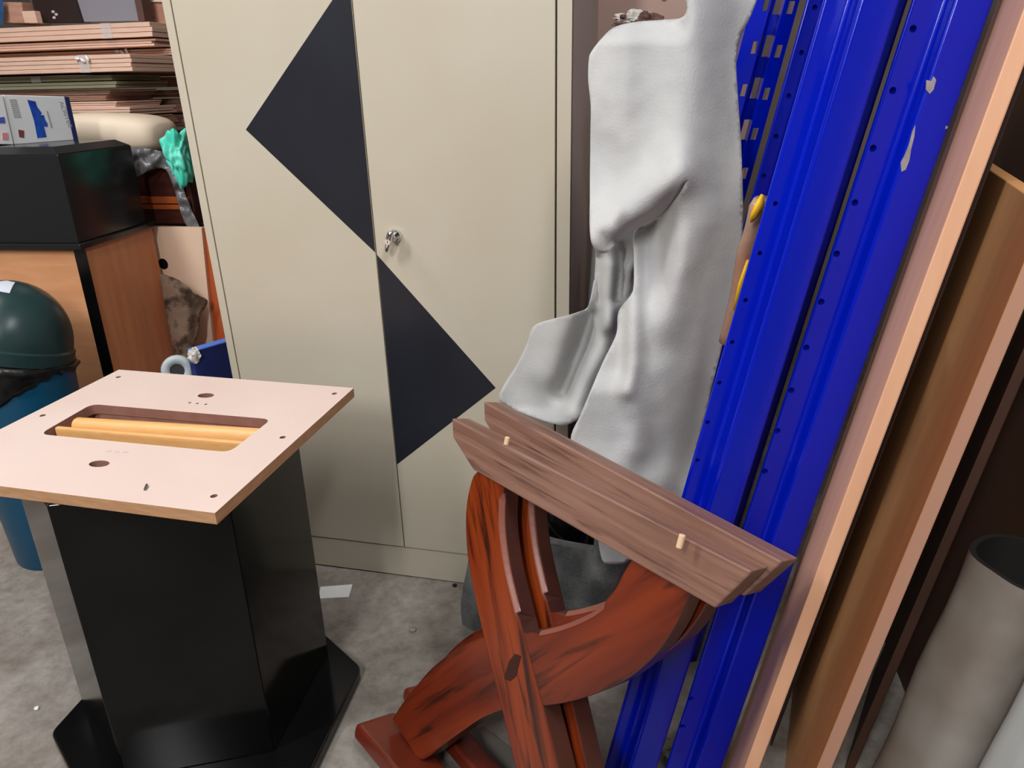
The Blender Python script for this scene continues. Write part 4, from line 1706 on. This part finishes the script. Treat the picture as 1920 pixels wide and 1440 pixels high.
for pi_, (t_, b__, rx, v, ln_, dep_, m, ns, strap, lab) in enumerate(packs + extra):
    x1 = to_room(Wv(rx, t_, v)).x
    zt_, zb2 = to_room(Wv(160, t_, 1.0)).z, to_room(Wv(160, b__, 1.0)).z
    if pi_ < len(packs):
        dep_ = min(dep_, 1.29 - v)
    x0 = x1 - ln_
    zt_ -= .0025
    org_ = RM((x0 + x1) / 2, v, zb2)
    t = thing('cardboard_pack', lab, 'cardboard pack', org_, group=STK)
    t.rotation_euler = (0, 0, YAW)
    hs = (zt_ - zb2) / ns
    for k in range(ns):
        j = random.uniform(-.012, .012) if k else 0
        jd = random.uniform(0, .004)
        bm = bmesh.new()
        box(bm, -ln_ / 2 + j, ln_ / 2 + j, jd, dep_ - random.uniform(0, .03), k * hs + .0005, (k + 1) * hs - .0008)
        obj('cardboard_sheet', bm, m, t, bevel=.001, bseg=1)
    if strap:
        sx_ = to_room(Wv(strap, t_, v)).x - (x0 + x1) / 2
        w = .022
        bm = bmesh.new()
        H_ = zt_ - zb2
        out2 = [(-.003, -.001), (dep_ * .98, -.001), (dep_ * .98, H_ + .001), (-.003, H_ + .001)]
        inn = [(-.002, -.0002), (dep_ * .97, -.0002), (dep_ * .97, H_), (-.002, H_)]
        plate(bm, out2, [inn], lambda p: (sx_ - w, p[0], p[1]), lambda p: (sx_ + w, p[0], p[1]))
        obj('plastic_strap', bm, FILM, t)
        # white blobs standing in for glints on the film straps
        if strap not in (229, 155):
            continue
        bm = bmesh.new()
        for g in range(3):
            cx_ = sx_ - .02 + .022 * g
            bmesh.ops.create_icosphere(bm, subdivisions=2, radius=.010, matrix=M.Translation((cx_, -.008, H_ * (.80 - .1 * (g % 2)))) @ M.Rotation(.6 * g, 4, 'Y') @ M.Diagonal((1.2, .6, .6, 1)))
        obj('strap_glint', bm, mat('glint_white', (238, 238, 240), .15), t, smooth=True)
# base of the stack: a shelf deck hidden behind the lectern
bm = bmesh.new()
zb3 = to_room(Wv(250, 262, 1.02)).z
us = to_room(Wv(250, 262, 1.02)).x
box(bm, us - 1.35, us + .45, .95, 1.75, zb3 - .04, zb3 - .002)
shelf = thing('storage_rack', 'low storage rack carrying the cardboard stack, behind the lectern', 'rack', RM(us - .4, 1.3, 0))
SHM = M.Translation(-shelf.location) @ ro
obj('shelf_deck', bm, DKBROWN, shelf, mw=SHM)
for uu in (us - 1.3, us + .38):
    for vv in (1.0, 1.7):
        bm = bmesh.new()
        box(bm, uu, uu + .05, vv, vv + .05, 0, zb3 - .04)
        obj('leg', bm, DKBROWN, shelf, mw=SHM)

# ---- things standing on top of the stack
TV = 1.16
STOP = to_room(Wv(160, 41, 1.0)).z + .002
gp = thing('framed_panel', 'grey panel with a dark brown frame standing on top of the cardboard stack', 'panel', RM(to_room(Wv(160, 41, TV)).x, TV, STOP))
GM = M.Translation(-gp.location) @ ro
q = [to_room(Wv(*p, TV + .01)) for p in ((153, 41), (261, 39), (244, -60), (120, -60))]
bm = bmesh.new()
prism(bm, [(p.x, TV + .012, max(p.z, STOP)) for p in q], [(p.x, TV + .03, max(p.z, STOP)) for p in q])
obj('panel', bm, GREYPANEL, gp, mw=GM)
q = [to_room(Wv(*p, TV)) for p in ((70, 42), (154, 41), (122, -60), (45, -60))]
bm = bmesh.new()
prism(bm, [(p.x, TV, max(p.z, STOP)) for p in q], [(p.x, TV + .05, max(p.z, STOP)) for p in q])
fr_ = obj('frame', bm, FRAMEDARK, gp, mw=GM)
bm = bmesh.new()
for px, py in ((100, 22), (106, 27), (102, 33)):
    c = to_room(Wv(px, py, TV))
    qq = arc(c.x, c.z, .0075, .005, 10)
    prism(bm, [(a, TV - .002, b_) for a, b_ in qq], [(a, TV + .001, b_) for a, b_ in qq])
obj('paint_spot', bm, mat('pale_spot', (196, 192, 190), .6), fr_)
q = [to_room(Wv(*p, TV - .005)) for p in ((260, 40), (272, 40), (254, -60), (240, -60))]
bm = bmesh.new()
prism(bm, [(p.x, TV - .005, max(p.z, STOP)) for p in q], [(p.x, TV + .05, max(p.z, STOP)) for p in q])
obj('frame', bm, mat('brown_frame_side', (92, 66, 58), .6), gp, mw=GM)

quad_box('cardboard_block', 'small pinkish cardboard block upright on the stack beside the dark frame', 'cardboard block', [(46, 43), (70, 43), (64, 20), (40, 21)], 1.09, .03, CARD, zmin=STOP)
quad_box('brown_carton', 'brown cardboard carton on the stack at the photo edge beside a blue tub', 'carton', [(4, 43), (46, 43), (40, 4), (0, 4)], 1.14, .14, CARD2, zmin=STOP)
quad_box('blue_tub', 'bright blue plastic tub cut off by the frame above the cardboard stack', 'tub', [(-40, 46), (-6, 46), (-4, 20), (-7, -6), (-40, -6)], 1.08, .03, BLUEPLAST, zmin=STOP)
cb_ = quad_box('cardboard_box', 'brown cardboard box with dark stamped marks beside the top of the cream cupboard', 'box', [(266, 48), (315, 48), (306, 5), (268, 4)], 1.24, .2, mat('kraft_box', (176, 132, 110), .8, col2=(164, 116, 96), scale=14), zmin=STOP)
bm = bmesh.new()
for pl in ([(270, 30), (273, 30), (273, 37), (270, 37)], [(278, 30), (281, 29), (283, 37), (280, 37)], [(284, 31), (288, 30), (290, 36), (286, 37)]):
    qq = [to_room(Wv(*p, 1.24)) for p in pl]
    prism(bm, [(p.x, 1.238, p.z) for p in qq], [(p.x, 1.2405, p.z) for p in qq])
sm = obj('stamped_mark', bm, mat('stamp_ink', (96, 66, 56), .8), cb_)
quad_box('pink_foam_sheet', 'pale pink folded sheet lying on the stamped cardboard box', 'foam sheet', [(271, 4), (308, 4), (300, -30), (268, -30)], 1.23, .12, mat('pale_pink_foam', (222, 196, 182), .7))

# ------------------------------------------------------------------ light
def area(name, loc, target, sx, sy, power, col=(1, 1, 1)):
    l = bpy.data.lights.new(name, 'AREA')
    l.shape = 'RECTANGLE'
    l.size, l.size_y = sx, sy
    l.energy = power
    l.color = col
    o = bpy.data.objects.new(name, l)
    C.objects.link(o)
    o.location = loc
    d = V(target) - V(loc)
    o.rotation_euler = d.to_track_quat('-Z', 'Y').to_euler()
    return o


area('tube_or_fill_light', (-1.75, .35, 3.0), (-1.2, .8, .2), .18, 1.6, 42)
area('tube_or_fill_light', (-.95, -1.25, 3.0), (-.2, .9, .4), .18, 1.6, 66)
area('tube_or_fill_light', (.5, .35, 3.05), (.5, 1.2, .3), .18, 1.6, 36)
area('tube_or_fill_light', (-1.75, 1.75, 3.05), (-1.5, 2.3, .6), .18, 1.4, 30)  # added fill to brighten the back-left corner, not a known tube
area('doorway_light', (-1.2, -3.8, 2.2), (0, 1.6, .8), 1.2, 1.2, 115, (.97, .985, 1.0))
w = bpy.data.worlds.new('world')
w.use_nodes = True
w.node_tree.nodes['Background'].inputs[0].default_value = (.5, .5, .52, 1)
w.node_tree.nodes['Background'].inputs[1].default_value = .22
scene.world = w
scene.view_settings.view_transform = 'Standard'
scene.view_settings.look = 'None'
scene.view_settings.gamma = 1
scene.view_settings.exposure = .4
scene.view_settings.use_curve_mapping = False
